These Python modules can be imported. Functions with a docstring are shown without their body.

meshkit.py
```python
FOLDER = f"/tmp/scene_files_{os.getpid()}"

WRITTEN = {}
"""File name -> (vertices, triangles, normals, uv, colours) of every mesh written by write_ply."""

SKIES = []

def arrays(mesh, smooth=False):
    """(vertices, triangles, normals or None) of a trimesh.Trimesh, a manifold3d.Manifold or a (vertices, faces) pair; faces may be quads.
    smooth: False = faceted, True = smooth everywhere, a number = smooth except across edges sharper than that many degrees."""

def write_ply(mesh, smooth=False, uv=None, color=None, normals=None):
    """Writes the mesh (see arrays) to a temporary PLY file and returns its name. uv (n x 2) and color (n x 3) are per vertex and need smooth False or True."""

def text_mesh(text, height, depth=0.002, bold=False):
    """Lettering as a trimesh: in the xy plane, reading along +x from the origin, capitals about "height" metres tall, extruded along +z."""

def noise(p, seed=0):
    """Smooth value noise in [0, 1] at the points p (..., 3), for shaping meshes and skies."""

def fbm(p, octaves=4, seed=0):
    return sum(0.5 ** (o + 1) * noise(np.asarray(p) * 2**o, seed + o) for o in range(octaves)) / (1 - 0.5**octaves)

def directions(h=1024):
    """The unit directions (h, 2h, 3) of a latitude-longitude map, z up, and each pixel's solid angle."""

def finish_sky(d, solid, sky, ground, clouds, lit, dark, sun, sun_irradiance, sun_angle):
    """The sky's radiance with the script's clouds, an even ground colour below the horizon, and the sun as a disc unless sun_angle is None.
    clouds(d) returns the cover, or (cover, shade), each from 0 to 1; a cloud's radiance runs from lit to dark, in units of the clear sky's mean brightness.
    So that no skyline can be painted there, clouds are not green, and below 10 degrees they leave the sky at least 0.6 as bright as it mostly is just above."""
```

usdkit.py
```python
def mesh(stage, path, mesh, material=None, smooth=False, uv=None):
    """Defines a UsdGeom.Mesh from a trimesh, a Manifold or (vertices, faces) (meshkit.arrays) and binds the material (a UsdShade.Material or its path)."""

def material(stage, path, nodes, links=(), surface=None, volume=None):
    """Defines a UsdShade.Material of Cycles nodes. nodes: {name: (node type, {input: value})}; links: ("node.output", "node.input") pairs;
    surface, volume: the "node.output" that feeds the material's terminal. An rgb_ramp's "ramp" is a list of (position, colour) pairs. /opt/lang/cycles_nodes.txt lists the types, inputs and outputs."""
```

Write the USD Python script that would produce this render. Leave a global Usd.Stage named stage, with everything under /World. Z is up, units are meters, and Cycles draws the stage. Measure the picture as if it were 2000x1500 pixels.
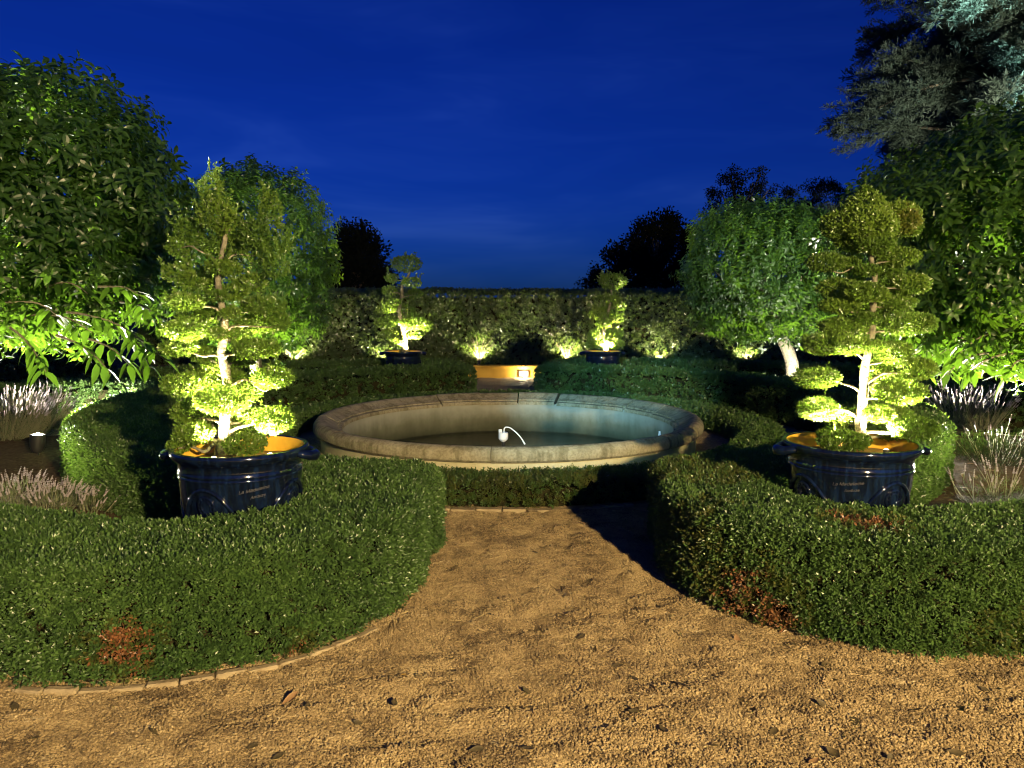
import math
import numpy as np
import trimesh
import shapely
from shapely import geometry as sg, affinity
import usdkit, meshkit
from scipy.spatial.transform import Rotation
from pxr import Usd, UsdGeom, UsdLux, UsdShade, Gf, Sdf, Vt

stage = Usd.Stage.CreateInMemory()
UsdGeom.Xform.Define(stage, '/World')

# ------------------------------------------------------------------ camera, sky, lamps' strengths
CAM_H, F_PX, PITCH = 1.6, 1540.0, math.atan(160 / 1540.0)
camera = UsdGeom.Camera.Define(stage, '/World/camera')
camera.AddTranslateOp().Set((0, 0, CAM_H))
camera.AddRotateXOp().Set(90 - math.degrees(PITCH))
camera.CreateFocalLengthAttr(36.0 * F_PX / 2000)
camera.CreateHorizontalApertureAttr(36.0)
camera.CreateVerticalApertureAttr(27.0)
camera.CreateExposureAttr(0.0)

L = '/World/Looks/'
sky_mat = usdkit.material(stage, L + 'dusk_sky', {
    'sky': ('sky_texture', {'sky_type': 'single_scattering', 'sun_disc': False, 'sun_elevation': 0.15, 'sun_rotation': 2.6,
                            'ozone_density': 4.0, 'aerosol_density': 0.6}),
    'tint': ('mix', {'mix_type': 'multiply', 'fac': 1.0, 'color2': (0.024, 0.108, 0.64)}),
    'tc': ('texture_coordinate', {}),
    'map': ('mapping', {'scale': (2.2, 2.2, 11.0), 'location': (0.3, 0.0, 0.0)}),
    'n': ('noise_texture', {'scale': 1.5, 'detail': 4.0, 'roughness': 0.55, 'distortion': 0.4}),
    'r': ('rgb_ramp', {'ramp': [(0.0, (0.7, 0.72, 0.8)), (0.45, (0.92, 0.94, 0.97)), (0.58, (1.6, 1.12, 1.03)), (0.72, (3.4, 1.55, 1.16)), (1.0, (4.0, 1.7, 1.2))]}),
    'cl': ('mix', {'mix_type': 'multiply', 'fac': 0.8}),
    'bg': ('background_shader', {'strength': 0.1})},
    [('sky.color', 'tint.color1'), ('tc.generated', 'map.vector'), ('map.vector', 'n.vector'), ('n.fac', 'r.fac'),
     ('tint.color', 'cl.color1'), ('r.color', 'cl.color2'), ('cl.color', 'bg.color')], surface='bg.background')
sky = UsdLux.DomeLight.Define(stage, '/World/sky')
UsdShade.MaterialBindingAPI.Apply(sky.GetPrim()).Bind(sky_mat)
sky.GetPrim().SetCustomDataByKey('kind', 'structure')

# lamp strengths (radiant power of each kind of lamp in the garden)
P_HOUSE, P_COOL, P_POT, P_BED, P_SHRUB, P_BRICK, P_CEDAR = 2550.0, 4500.0, 205.0, 900.0, 70.0, 17.0, 50000.0
WARM, AMBER, NEUTRAL, COOL = (1.0, 0.745, 0.36), (1.0, 0.80, 0.42), (1.0, 0.92, 0.74), (0.62, 0.88, 1.0)

# ------------------------------------------------------------------ helpers
rng = np.random.default_rng(7)
used = {}


def unique(parent, name):
    k = (parent, name)
    used[k] = used.get(k, -1) + 1
    return f'{parent}/{name}' + (f'_{used[k]:03d}' if used[k] else '')


def mark(p, label=None, cat=None, group=None, kind=None):
    p = p.GetPrim() if hasattr(p, 'GetPrim') else p
    for k, v in (('label', label), ('category', cat), ('group', group), ('kind', kind)):
        if v:
            p.SetCustomDataByKey(k, v)
    return p


def thing(name, label, cat, loc=(0, 0, 0), rotz=0.0, group=None, scale=None):
    x = UsdGeom.Xform.Define(stage, unique('/World', name))
    x.AddTranslateOp().Set(tuple(map(float, loc)))
    x.AddRotateZOp().Set(float(rotz))
    if scale:
        x.AddScaleOp().Set((scale, scale, scale))
    mark(x, label, cat, group)
    return str(x.GetPath())


def part(parent, name, mesh, mat, smooth=False, label=None, kind=None):
    m = usdkit.mesh(stage, unique(parent, name), mesh, mat, smooth)
    mark(m, label, None, None, kind)
    return str(m.GetPath())


def top(name, mesh, mat, label=None, cat=None, kind=None, smooth=False, group=None):
    m = usdkit.mesh(stage, unique('/World', name), mesh, mat, smooth)
    mark(m, label, cat, group, kind)
    return str(m.GetPath())


def scatter(parent, name, protos, mats, pos, rot, scale, which=None, kind='stuff', label=None, seed=0):
    """PointInstancer of small meshes; rot: scipy Rotation (n), scale (n)."""
    path = unique(parent, name)
    pi = UsdGeom.PointInstancer.Define(stage, path)
    targets = []
    for i, pr in enumerate(protos):
        q = f'{path}/sprig' + (f'_{i:03d}' if i else '')
        usdkit.mesh(stage, q, pr, mats[i % len(mats)] if isinstance(mats, (list, tuple)) else mats)
        targets.append(Sdf.Path(q))
    pi.CreatePrototypesRel().SetTargets(targets)
    n = len(pos)
    if which is None:
        which = np.random.default_rng(seed + n).integers(0, len(protos), n)
    pi.CreateProtoIndicesAttr(Vt.IntArray.FromNumpy(np.asarray(which, np.int32)))
    pi.CreatePositionsAttr(Vt.Vec3fArray.FromNumpy(np.asarray(pos, np.float32)))
    pi.CreateOrientationsAttr(Vt.QuathArray.FromNumpy(rot.as_quat().astype(np.float16)))
    s = np.asarray(scale, np.float32)
    pi.CreateScalesAttr(Vt.Vec3fArray.FromNumpy(np.repeat(s[:, None], 3, 1) if s.ndim == 1 else s))
    mark(pi, label, None, None, kind)
    return path


def frame_to(d, r=rng):
    """Rotations taking +z to the directions d, with a random spin."""
    d = d / np.maximum(np.linalg.norm(d, axis=1, keepdims=True), 1e-9)
    a = np.where(np.abs(d[:, 2:3]) < 0.9, [[0, 0, 1.0]], [[1.0, 0, 0]])
    x = np.cross(a, d)
    x /= np.linalg.norm(x, axis=1, keepdims=True)
    y = np.cross(d, x)
    t = r.uniform(0, 2 * np.pi, len(d))[:, None]
    xx, yy = x * np.cos(t) + y * np.sin(t), -x * np.sin(t) + y * np.cos(t)
    return Rotation.from_matrix(np.stack([xx, yy, d], -1))


def tube(pts, rad, n=8, cap=True):
    pts = np.asarray(pts, float)
    rad = np.broadcast_to(np.asarray(rad, float), len(pts))
    t = np.gradient(pts, axis=0)
    t /= np.maximum(np.linalg.norm(t, axis=1, keepdims=True), 1e-9)
    ref = np.array([0.3, 0.95, 0.1]) if abs(t[:, 2]).mean() > 0.5 else np.array([0.05, 0.1, 1.0])
    x = np.cross(ref, t)
    x /= np.linalg.norm(x, axis=1, keepdims=True)
    y = np.cross(t, x)
    a = np.arange(n) / n * 2 * np.pi
    v = pts[:, None] + rad[:, None, None] * (x[:, None] * np.cos(a)[None, :, None] + y[:, None] * np.sin(a)[None, :, None])
    m = len(pts)
    f = []
    for i in range(m - 1):
        for j in range(n):
            k = (j + 1) % n
            f += [[i * n + j, i * n + k, (i + 1) * n + k], [i * n + j, (i + 1) * n + k, (i + 1) * n + j]]
    v = v.reshape(-1, 3)
    if cap:
        v = np.vstack([v, pts[0], pts[-1]])
        for j in range(n):
            k = (j + 1) % n
            f += [[m * n, k, j], [m * n + 1, (m - 1) * n + j, (m - 1) * n + k]]
    return v, np.array(f)


def spline(pts, n):
    from scipy.interpolate import CubicSpline, PchipInterpolator
    pts = np.asarray(pts, float)
    s = np.concatenate([[0], np.cumsum(np.linalg.norm(np.diff(pts, axis=0), axis=1))])
    return PchipInterpolator(s, pts, axis=0)(np.linspace(0, s[-1], n))


def lathe(profile, n=64, a0=0.0, a1=2 * np.pi, closed=False, ends=False):
    """Revolves a profile of (r, z). closed: the profile is a loop; ends: cap a partial turn (closed profiles)."""
    pr = np.asarray(profile, float)
    full = abs(a1 - a0) > 2 * np.pi - 1e-6
    k = n if full else n + 1
    a = a0 + (a1 - a0) * np.arange(k) / n
    v = np.stack([pr[None, :, 0] * np.cos(a)[:, None], pr[None, :, 0] * np.sin(a)[:, None], np.broadcast_to(pr[None, :, 1], (k, len(pr)))], -1)
    m = len(pr)
    f = []
    for i in range(n):
        j = (i + 1) % k
        for p in range(m if closed else m - 1):
            q = (p + 1) % m
            f += [[i * m + p, j * m + p, j * m + q], [i * m + p, j * m + q, i * m + q]]
    if ends and not full:
        poly = sg.Polygon(pr)
        tv, tf = trimesh.creation.triangulate_polygon(poly, engine='earcut')
        idx = [int(np.argmin(((pr - p) ** 2).sum(1))) for p in tv]
        for t in tf:
            t = [idx[q] for q in t]
            f += [[t[0], t[1], t[2]], [(k - 1) * m + t[0], (k - 1) * m + t[2], (k - 1) * m + t[1]]]
    return v.reshape(-1, 3), np.array(f)


def cat_meshes(ms):
    v, f, o = [], [], 0
    for a, b in ms:
        v.append(np.asarray(a, float)); f.append(np.asarray(b, int) + o); o += len(a)
    return np.vstack(v), np.vstack(f)


def box(sx, sy, sz, c=(0, 0, 0), bevel=0.0):
    if bevel:
        import manifold3d as m3
        b = bevel
        m = m3.Manifold.batch_hull([m3.Manifold.cube([sx - 2 * b, sy - 2 * b, sz], True), m3.Manifold.cube([sx, sy - 2 * b, sz - 2 * b], True),
                                    m3.Manifold.cube([sx - 2 * b, sy, sz - 2 * b], True)]).to_mesh()
        return m.vert_properties[:, :3] + np.array(c), np.asarray(m.tri_verts)
    m = trimesh.creation.box((sx, sy, sz))
    return np.array(m.vertices) + np.array(c), np.array(m.faces)


def poly_mesh(poly, z):
    v, f = [], []
    o = 0
    for g in getattr(poly, 'geoms', [poly]):
        a, b = trimesh.creation.triangulate_polygon(g, engine='earcut')
        v.append(np.column_stack([a, np.full(len(a), z)])); f.append(b + o); o += len(a)
    v, f = np.vstack(v), np.vstack(f)
    n = np.cross(v[f[:, 1]] - v[f[:, 0]], v[f[:, 2]] - v[f[:, 0]])[:, 2]
    f[n < 0] = f[n < 0][:, ::-1]
    return v, f


def at(u, v, Y):
    """World point that stands at distance Y and shows at the photograph's pixel (used only to read positions off the photograph)."""
    x, y = (u - 1000) / F_PX, (750 - v) / F_PX
    d = np.array([x, math.cos(PITCH) + y * math.sin(PITCH), -math.sin(PITCH) + y * math.cos(PITCH)])
    return np.array([0, 0, CAM_H]) + d * (Y / d[1])


def on(u, v, z=0.0):
    x, y = (u - 1000) / F_PX, (750 - v) / F_PX
    d = np.array([x, math.cos(PITCH) + y * math.sin(PITCH), -math.sin(PITCH) + y * math.cos(PITCH)])
    return np.array([0, 0, CAM_H]) + d * ((z - CAM_H) / d[2])


# ------------------------------------------------------------------ materials
def leaf_mat(name, cols, rough=0.38, spec=0.5, trans=0.28, tcol=(0.16, 0.3, 0.03)):
    """Leaf: colours spread over leaves and sprigs and drifting over the plant, glossy skin, some light through."""
    return usdkit.material(stage, L + name, {
        'g': ('geometry', {}), 'o': ('object_info', {}), 'n': ('noise_texture', {'scale': 3.2, 'detail': 4.0, 'roughness': 0.65}),
        'm': ('math', {'math_type': 'multiply', 'value2': 0.5}), 'm2': ('math', {'math_type': 'multiply_add', 'value2': 0.4}),
        'm3': ('math', {'math_type': 'multiply_add', 'value2': 0.9}), 'm4': ('math', {'math_type': 'subtract', 'value2': 0.40, 'use_clamp': True}),
        'r': ('rgb_ramp', {'ramp': cols}),
        'p': ('principled_bsdf', {'roughness': rough, 'specular_ior_level': spec}),
        't': ('translucent_bsdf', {'color': tcol}), 'x': ('mix_closure', {'fac': trans})},
        [('g.random_per_island', 'm.value1'), ('o.random', 'm2.value1'), ('m.value', 'm2.value3'), ('g.position', 'n.vector'), ('n.fac', 'm3.value1'),
         ('m2.value', 'm3.value3'), ('m3.value', 'm4.value1'), ('m4.value', 'r.fac'),
         ('r.color', 'p.base_color'), ('p.BSDF', 'x.closure1'), ('t.BSDF', 'x.closure2')], surface='x.closure')


def plain(name, col, rough=0.6, spec=0.5, noise=None, col2=None, bump=0.0, bump_scale=40.0, **kw):
    nodes = {'p': ('principled_bsdf', {'base_color': col, 'roughness': rough, 'specular_ior_level': spec, **kw}), 'g': ('geometry', {})}
    links = []
    if noise:
        nodes['n'] = ('noise_texture', {'scale': noise, 'detail': 6.0, 'roughness': 0.62})
        nodes['r'] = ('rgb_ramp', {'ramp': [(0.3, col), (0.7, col2)]})
        links += [('g.position', 'n.vector'), ('n.fac', 'r.fac'), ('r.color', 'p.base_color')]
    if bump:
        nodes['bn'] = ('noise_texture', {'scale': bump_scale, 'detail': 4.0})
        nodes['b'] = ('bump', {'strength': bump, 'distance': 0.01})
        links += [('g.position', 'bn.vector'), ('bn.fac', 'b.height'), ('b.normal', 'p.normal')]
    return usdkit.material(stage, L + name, nodes, links, surface='p.BSDF')


M_BOX = leaf_mat('box_leaf', [(0.0, (0.026, 0.055, 0.014)), (0.4, (0.060, 0.115, 0.026)), (0.8, (0.105, 0.165, 0.044)), (0.955, (0.16, 0.18, 0.055)), (1.0, (0.26, 0.16, 0.06))], rough=0.38, trans=0.16)
M_BOX_DRY = leaf_mat('browned_box_leaf', [(0.0, (0.09, 0.05, 0.02)), (0.5, (0.22, 0.09, 0.035)), (1.0, (0.3, 0.14, 0.06))], trans=0.15, tcol=(0.2, 0.1, 0.04))
M_BOX_YEL = leaf_mat('yellowing_box_leaf', [(0.0, (0.03, 0.05, 0.01)), (0.5, (0.09, 0.09, 0.02)), (1.0, (0.22, 0.15, 0.05))])
M_ILEX = leaf_mat('holly_leaf', [(0.0, (0.05, 0.095, 0.012)), (0.5, (0.10, 0.165, 0.02)), (0.97, (0.15, 0.20, 0.03)), (1.0, (0.3, 0.15, 0.02))], rough=0.34, trans=0.3)
M_ILEX_GOLD = leaf_mat('bronzed_holly_leaf', [(0.0, (0.06, 0.07, 0.01)), (0.5, (0.12, 0.12, 0.016)), (1.0, (0.24, 0.13, 0.02))], rough=0.34)
M_LAUREL = leaf_mat('laurel_leaf', [(0.0, (0.014, 0.036, 0.008)), (0.5, (0.03, 0.07, 0.011)), (0.95, (0.055, 0.11, 0.017)), (1.0, (0.22, 0.13, 0.03))], rough=0.38, spec=0.55, trans=0.34, tcol=(0.17, 0.36, 0.02))
M_TALL = leaf_mat('tall_hedge_leaf', [(0.0, (0.032, 0.055, 0.012)), (0.6, (0.065, 0.10, 0.022)), (0.93, (0.10, 0.13, 0.03)), (1.0, (0.16, 0.11, 0.035))], rough=0.26, spec=0.8, trans=0.2)
M_SHRUB = leaf_mat('shrub_leaf', [(0.0, (0.06, 0.11, 0.02)), (0.7, (0.13, 0.17, 0.03)), (0.9, (0.22, 0.17, 0.04)), (1.0, (0.35, 0.14, 0.04))], trans=0.35)
M_DARKLEAF = leaf_mat('shadowed_tree_leaf', [(0.0, (0.008, 0.011, 0.006)), (1.0, (0.018, 0.022, 0.011))], rough=0.9, spec=0.05, trans=0.08, tcol=(0.02, 0.03, 0.01))
M_CEDAR = leaf_mat('cedar_needle', [(0.0, (0.035, 0.052, 0.035)), (0.6, (0.065, 0.085, 0.06)), (1.0, (0.11, 0.12, 0.085))], rough=0.6, spec=0.25, trans=0.2, tcol=(0.08, 0.12, 0.09))
M_LAV_LEAF = leaf_mat('lavender_leaf', [(0.0, (0.07, 0.09, 0.05)), (0.6, (0.13, 0.15, 0.07)), (1.0, (0.22, 0.17, 0.08))], rough=0.6, spec=0.2, trans=0.06)
M_LAV_FLOWER = leaf_mat('faded_lavender_flower', [(0.0, (0.30, 0.26, 0.27)), (0.8, (0.46, 0.40, 0.42)), (1.0, (0.34, 0.17, 0.40))], rough=0.8, spec=0.1, trans=0.15, tcol=(0.3, 0.26, 0.3))
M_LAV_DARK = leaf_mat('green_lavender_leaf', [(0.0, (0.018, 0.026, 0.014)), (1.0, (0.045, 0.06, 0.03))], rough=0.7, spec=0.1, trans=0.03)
M_LAV_STEM = plain('lavender_stem', (0.2, 0.2, 0.12), 0.7)
M_CORE = plain('hedge_inside', (0.012, 0.016, 0.006), 0.95, 0.05, noise=30, col2=(0.03, 0.024, 0.012))
M_BARK = plain('smooth_bark', (0.07, 0.065, 0.045), 0.8, 0.2, noise=26, col2=(0.25, 0.23, 0.16), bump=1.0, bump_scale=60)
M_BARK_D = plain('rough_bark', (0.10, 0.075, 0.05), 0.9, 0.15, noise=9, col2=(0.19, 0.15, 0.10), bump=1.0, bump_scale=16)
M_STONE = usdkit.material(stage, L + 'weathered_stone', {
    'g': ('geometry', {}), 'o': ('object_info', {}),
    'n': ('noise_texture', {'scale': 3.2, 'detail': 8.0, 'roughness': 0.65}), 'r': ('rgb_ramp', {'ramp': [(0.25, (0.17, 0.15, 0.09)), (0.5, (0.28, 0.25, 0.16)), (0.75, (0.37, 0.34, 0.235))]}),
    'n2': ('noise_texture', {'scale': 45.0, 'detail': 4.0}), 'r2': ('rgb_ramp', {'ramp': [(0.3, (0.72, 0.72, 0.7)), (0.62, (1.05, 1.05, 1.05))]}),
    'mp': ('mapping', {'scale': (9.0, 9.0, 1.2)}), 'n3': ('noise_texture', {'scale': 1.6, 'detail': 5.0}), 'r3': ('rgb_ramp', {'ramp': [(0.36, (0.5, 0.5, 0.44)), (0.5, (1, 1, 1))]}),
    'x': ('mix', {'mix_type': 'multiply', 'fac': 1.0}), 'x3': ('mix', {'mix_type': 'multiply', 'fac': 0.75}),
    'b': ('bump', {'strength': 0.55, 'distance': 0.012}), 'p': ('principled_bsdf', {'roughness': 0.85, 'specular_ior_level': 0.2})},
    [('g.position', 'n.vector'), ('g.position', 'n2.vector'), ('g.position', 'mp.vector'), ('mp.vector', 'n3.vector'), ('n.fac', 'r.fac'), ('n2.fac', 'r2.fac'), ('n3.fac', 'r3.fac'),
     ('r.color', 'x.color1'), ('r2.color', 'x.color2'), ('x.color', 'x3.color1'), ('r3.color', 'x3.color2'), ('x3.color', 'p.base_color'),
     ('n2.fac', 'b.height'), ('b.normal', 'p.normal')], surface='p.BSDF')
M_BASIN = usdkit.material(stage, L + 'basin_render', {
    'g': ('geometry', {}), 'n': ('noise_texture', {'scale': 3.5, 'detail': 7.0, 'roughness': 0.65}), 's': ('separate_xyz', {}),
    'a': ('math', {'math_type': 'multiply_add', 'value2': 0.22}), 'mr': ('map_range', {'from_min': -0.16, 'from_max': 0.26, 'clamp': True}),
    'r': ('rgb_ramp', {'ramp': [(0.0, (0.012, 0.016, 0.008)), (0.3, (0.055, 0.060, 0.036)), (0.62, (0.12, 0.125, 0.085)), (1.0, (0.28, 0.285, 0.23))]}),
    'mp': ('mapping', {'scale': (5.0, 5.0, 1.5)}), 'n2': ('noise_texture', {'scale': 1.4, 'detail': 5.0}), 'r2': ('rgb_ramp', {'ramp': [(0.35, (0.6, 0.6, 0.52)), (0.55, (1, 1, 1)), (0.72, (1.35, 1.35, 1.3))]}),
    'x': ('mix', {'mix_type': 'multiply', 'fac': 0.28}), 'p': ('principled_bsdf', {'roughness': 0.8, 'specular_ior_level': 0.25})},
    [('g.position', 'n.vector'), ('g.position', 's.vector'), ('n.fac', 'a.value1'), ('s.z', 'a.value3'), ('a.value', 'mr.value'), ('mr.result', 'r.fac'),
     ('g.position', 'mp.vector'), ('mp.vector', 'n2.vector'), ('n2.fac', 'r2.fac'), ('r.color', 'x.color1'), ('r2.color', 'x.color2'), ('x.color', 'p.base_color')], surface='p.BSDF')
M_BASIN_OUT = plain('pale_plaster', (0.36, 0.33, 0.20), 0.85, 0.2, noise=5, col2=(0.48, 0.45, 0.30), bump=0.3, bump_scale=60)
M_BASIN_FLOOR = plain('silted_floor', (0.012, 0.014, 0.01), 0.95, 0.1, noise=4, col2=(0.03, 0.03, 0.022))
M_WATER = usdkit.material(stage, L + 'still_water', {
    'g': ('geometry', {}), 'n': ('noise_texture', {'scale': 6.0, 'detail': 2.0}), 'b': ('bump', {'strength': 0.05, 'distance': 0.01}),
    'p': ('principled_bsdf', {'base_color': (0.75, 0.85, 0.8), 'roughness': 0.02, 'ior': 1.33, 'transmission_weight': 1.0})},
    [('g.position', 'n.vector'), ('n.fac', 'b.height'), ('b.normal', 'p.normal')], surface='p.BSDF')
M_YELLOW = plain('ochre_render', (0.50, 0.30, 0.045), 0.8, 0.2, noise=4, col2=(0.60, 0.38, 0.07), bump=0.2, bump_scale=70)
M_GLAZE = usdkit.material(stage, L + 'blue_glaze', {
    'g': ('geometry', {}), 'mp': ('mapping', {'scale': (12.0, 12.0, 1.6)}), 'n': ('noise_texture', {'scale': 3.0, 'detail': 6.0}),
    'r': ('rgb_ramp', {'ramp': [(0.3, (0.0018, 0.0026, 0.006)), (0.5, (0.003, 0.0055, 0.013)), (0.62, (0.004, 0.010, 0.028)), (0.8, (0.009, 0.017, 0.028))]}),
    'n2': ('noise_texture', {'scale': 14.0, 'detail': 2.0}), 'b': ('bump', {'strength': 0.12, 'distance': 0.01}),
    'p': ('principled_bsdf', {'roughness': 0.09, 'specular_ior_level': 0.6, 'coat_weight': 0.6, 'coat_roughness': 0.04})},
    [('g.position', 'mp.vector'), ('mp.vector', 'n.vector'), ('n.fac', 'r.fac'), ('r.color', 'p.base_color'),
     ('g.position', 'n2.vector'), ('n2.fac', 'b.height'), ('b.normal', 'p.normal')], surface='p.BSDF')
M_GLAZE_IN = plain('yellow_glaze', (0.60, 0.33, 0.03), 0.35, 0.5, noise=12, col2=(0.70, 0.43, 0.06))
M_TEXT = plain('worn_pale_lettering', (0.04, 0.04, 0.045), 0.5)
M_SOIL = plain('soil', (0.05, 0.032, 0.018), 0.95, 0.1, noise=25, col2=(0.13, 0.085, 0.05), bump=1.0, bump_scale=45)
M_POTSOIL = plain('pot_soil', (0.20, 0.13, 0.04), 0.9, 0.1, noise=30, col2=(0.34, 0.23, 0.07), bump=1.0, bump_scale=60)
M_GRAVEL = usdkit.material(stage, L + 'tan_gravel', {
    'g': ('geometry', {}), 'v': ('voronoi_texture', {'scale': 95.0}), 'h': ('separate_color', {'color_type': 'rgb'}),
    'r': ('rgb_ramp', {'ramp': [(0.0, (0.17, 0.12, 0.058)), (0.45, (0.30, 0.23, 0.122)), (0.85, (0.40, 0.32, 0.185)), (1.0, (0.5, 0.43, 0.30))]}),
    'n': ('noise_texture', {'scale': 2.2, 'detail': 5.0}), 'r2': ('rgb_ramp', {'ramp': [(0.3, (0.78, 0.76, 0.74)), (0.7, (1.05, 1.05, 1.05))]}),
    'x': ('mix', {'mix_type': 'multiply', 'fac': 1.0}), 'b': ('bump', {'strength': 0.9, 'distance': 0.006, 'invert': True}),
    'p': ('principled_bsdf', {'roughness': 0.75, 'specular_ior_level': 0.3})},
    [('g.position', 'v.vector'), ('v.color', 'h.color'), ('h.r', 'r.fac'), ('g.position', 'n.vector'), ('n.fac', 'r2.fac'), ('r.color', 'x.color1'), ('r2.color', 'x.color2'),
     ('x.color', 'p.base_color'), ('v.distance', 'b.height'), ('b.normal', 'p.normal')], surface='p.BSDF')
M_PEBBLE = leaf_mat('gravel_stone', [(0.0, (0.08, 0.055, 0.028)), (0.3, (0.25, 0.18, 0.088)), (0.7, (0.41, 0.32, 0.17)), (1.0, (0.72, 0.62, 0.44))], rough=0.6, spec=0.35, trans=0.0)
M_KERB = plain('edging_stone', (0.20, 0.15, 0.085), 0.85, 0.2, noise=14, col2=(0.34, 0.27, 0.16), bump=0.6, bump_scale=50)
M_LEAF_DEAD = plain('dead_leaf', (0.035, 0.03, 0.015), 0.5, 0.4, noise=40, col2=(0.075, 0.055, 0.025))
M_LEAF_YEL = plain('yellow_leaf', (0.42, 0.26, 0.05), 0.5, 0.4)
M_LEAF_BRN = plain('tan_leaf', (0.22, 0.13, 0.06), 0.6, 0.3)
M_PLASTIC = plain('white_plastic', (0.8, 0.8, 0.8), 0.35)
M_BLACK = plain('black_metal', (0.02, 0.02, 0.02), 0.4)
M_GRASS = plain('dark_ground', (0.018, 0.024, 0.010), 0.95, 0.1, noise=3, col2=(0.035, 0.035, 0.016))
M_PETAL = plain('pink_petal', (0.7, 0.12, 0.35), 0.6)


def glow(name, col, s):
    return usdkit.material(stage, L + name, {'e': ('emission', {'color': col, 'strength': s})}, [], surface='e.emission')


M_LENS_WARM, M_LENS_WHITE, M_LENS_COOL = glow('lit_amber_lens', AMBER, 14.0), glow('lit_white_lens', NEUTRAL, 30.0), glow('lit_cool_lens', COOL, 10.0)
M_LENS_GLARE = glow('glaring_white_lens', NEUTRAL, 90.0)
M_BULKHEAD = glow('lit_bulkhead_glass', (1.0, 0.86, 0.55), 3.0)

# ------------------------------------------------------------------ the garden's plan (C = the fountain; its axis leans two degrees)
C = np.array([-0.04, 9.0])
TH = math.radians(2.0)


def g2w(p):
    p = np.atleast_2d(np.asarray(p, float))
    c, s = math.cos(TH), math.sin(TH)
    return C + p @ np.array([[c, s], [-s, c]])


def w2g(p):
    p = np.atleast_2d(np.asarray(p, float)) - C
    c, s = math.cos(TH), math.sin(TH)
    return p @ np.array([[c, -s], [s, c]])


R_OUT, H_HEDGE, H_RING = 2.19, 0.5, 0.205


def arc(r, a0, a1, n=40):
    a = np.radians(np.linspace(a0, a1, n))
    return g2w(np.column_stack([r * np.cos(a), r * np.sin(a)]))


def smooth_line(p, n=60):
    return spline(p, n)


# centre lines of the four bed hedges (world)
near_left = np.vstack([smooth_line([(-7.2, 6.2), (-4.6, 4.75), (-3.3, 4.08), (-2.45, 3.68), (-1.85, 3.48), (-1.32, 3.62), (-0.98, 3.95), (-0.86, 4.4), (-0.92, 4.72)], 60), arc(4.08, 257, 179, 50)])
near_right = np.vstack([smooth_line([(7.2, 6.0), (4.6, 4.6), (3.4, 4.1), (2.6, 3.8), (2.02, 3.74), (1.58, 3.93), (1.30, 4.25), (1.24, 4.6), (1.34, 4.82)], 60), arc(4.08, 287, 361, 50)])
mir_l = w2g(near_left[:60] + 0) * [1, -1]
mir_r = w2g(near_right[:60] + 0) * [1, -1]
far_left = np.vstack([g2w(w2g(near_left[14:60]) * [1, -1]), arc(4.08, 101.5, 171, 45), smooth_line([(-4.35, 10.0), (-5.3, 10.75), (-6.3, 9.95), (-7.6, 9.2)], 24)])
far_right = np.vstack([g2w(w2g(near_right[14:60]) * [1, -1]), arc(4.08, 76.5, 9, 45), smooth_line([(4.3, 9.75), (5.3, 10.5), (6.3, 9.6), (7.6, 8.9)], 24)])
HW = 0.345
foot = {k: sg.LineString(v).buffer(HW, join_style=1).buffer(0.12).buffer(-0.12) for k, v in dict(near_left=near_left, near_right=near_right, far_left=far_left, far_right=far_right).items()}
ring_foot = sg.Point(*C).buffer(3.02, 64).difference(sg.Point(*C).buffer(2.58, 64))

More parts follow.
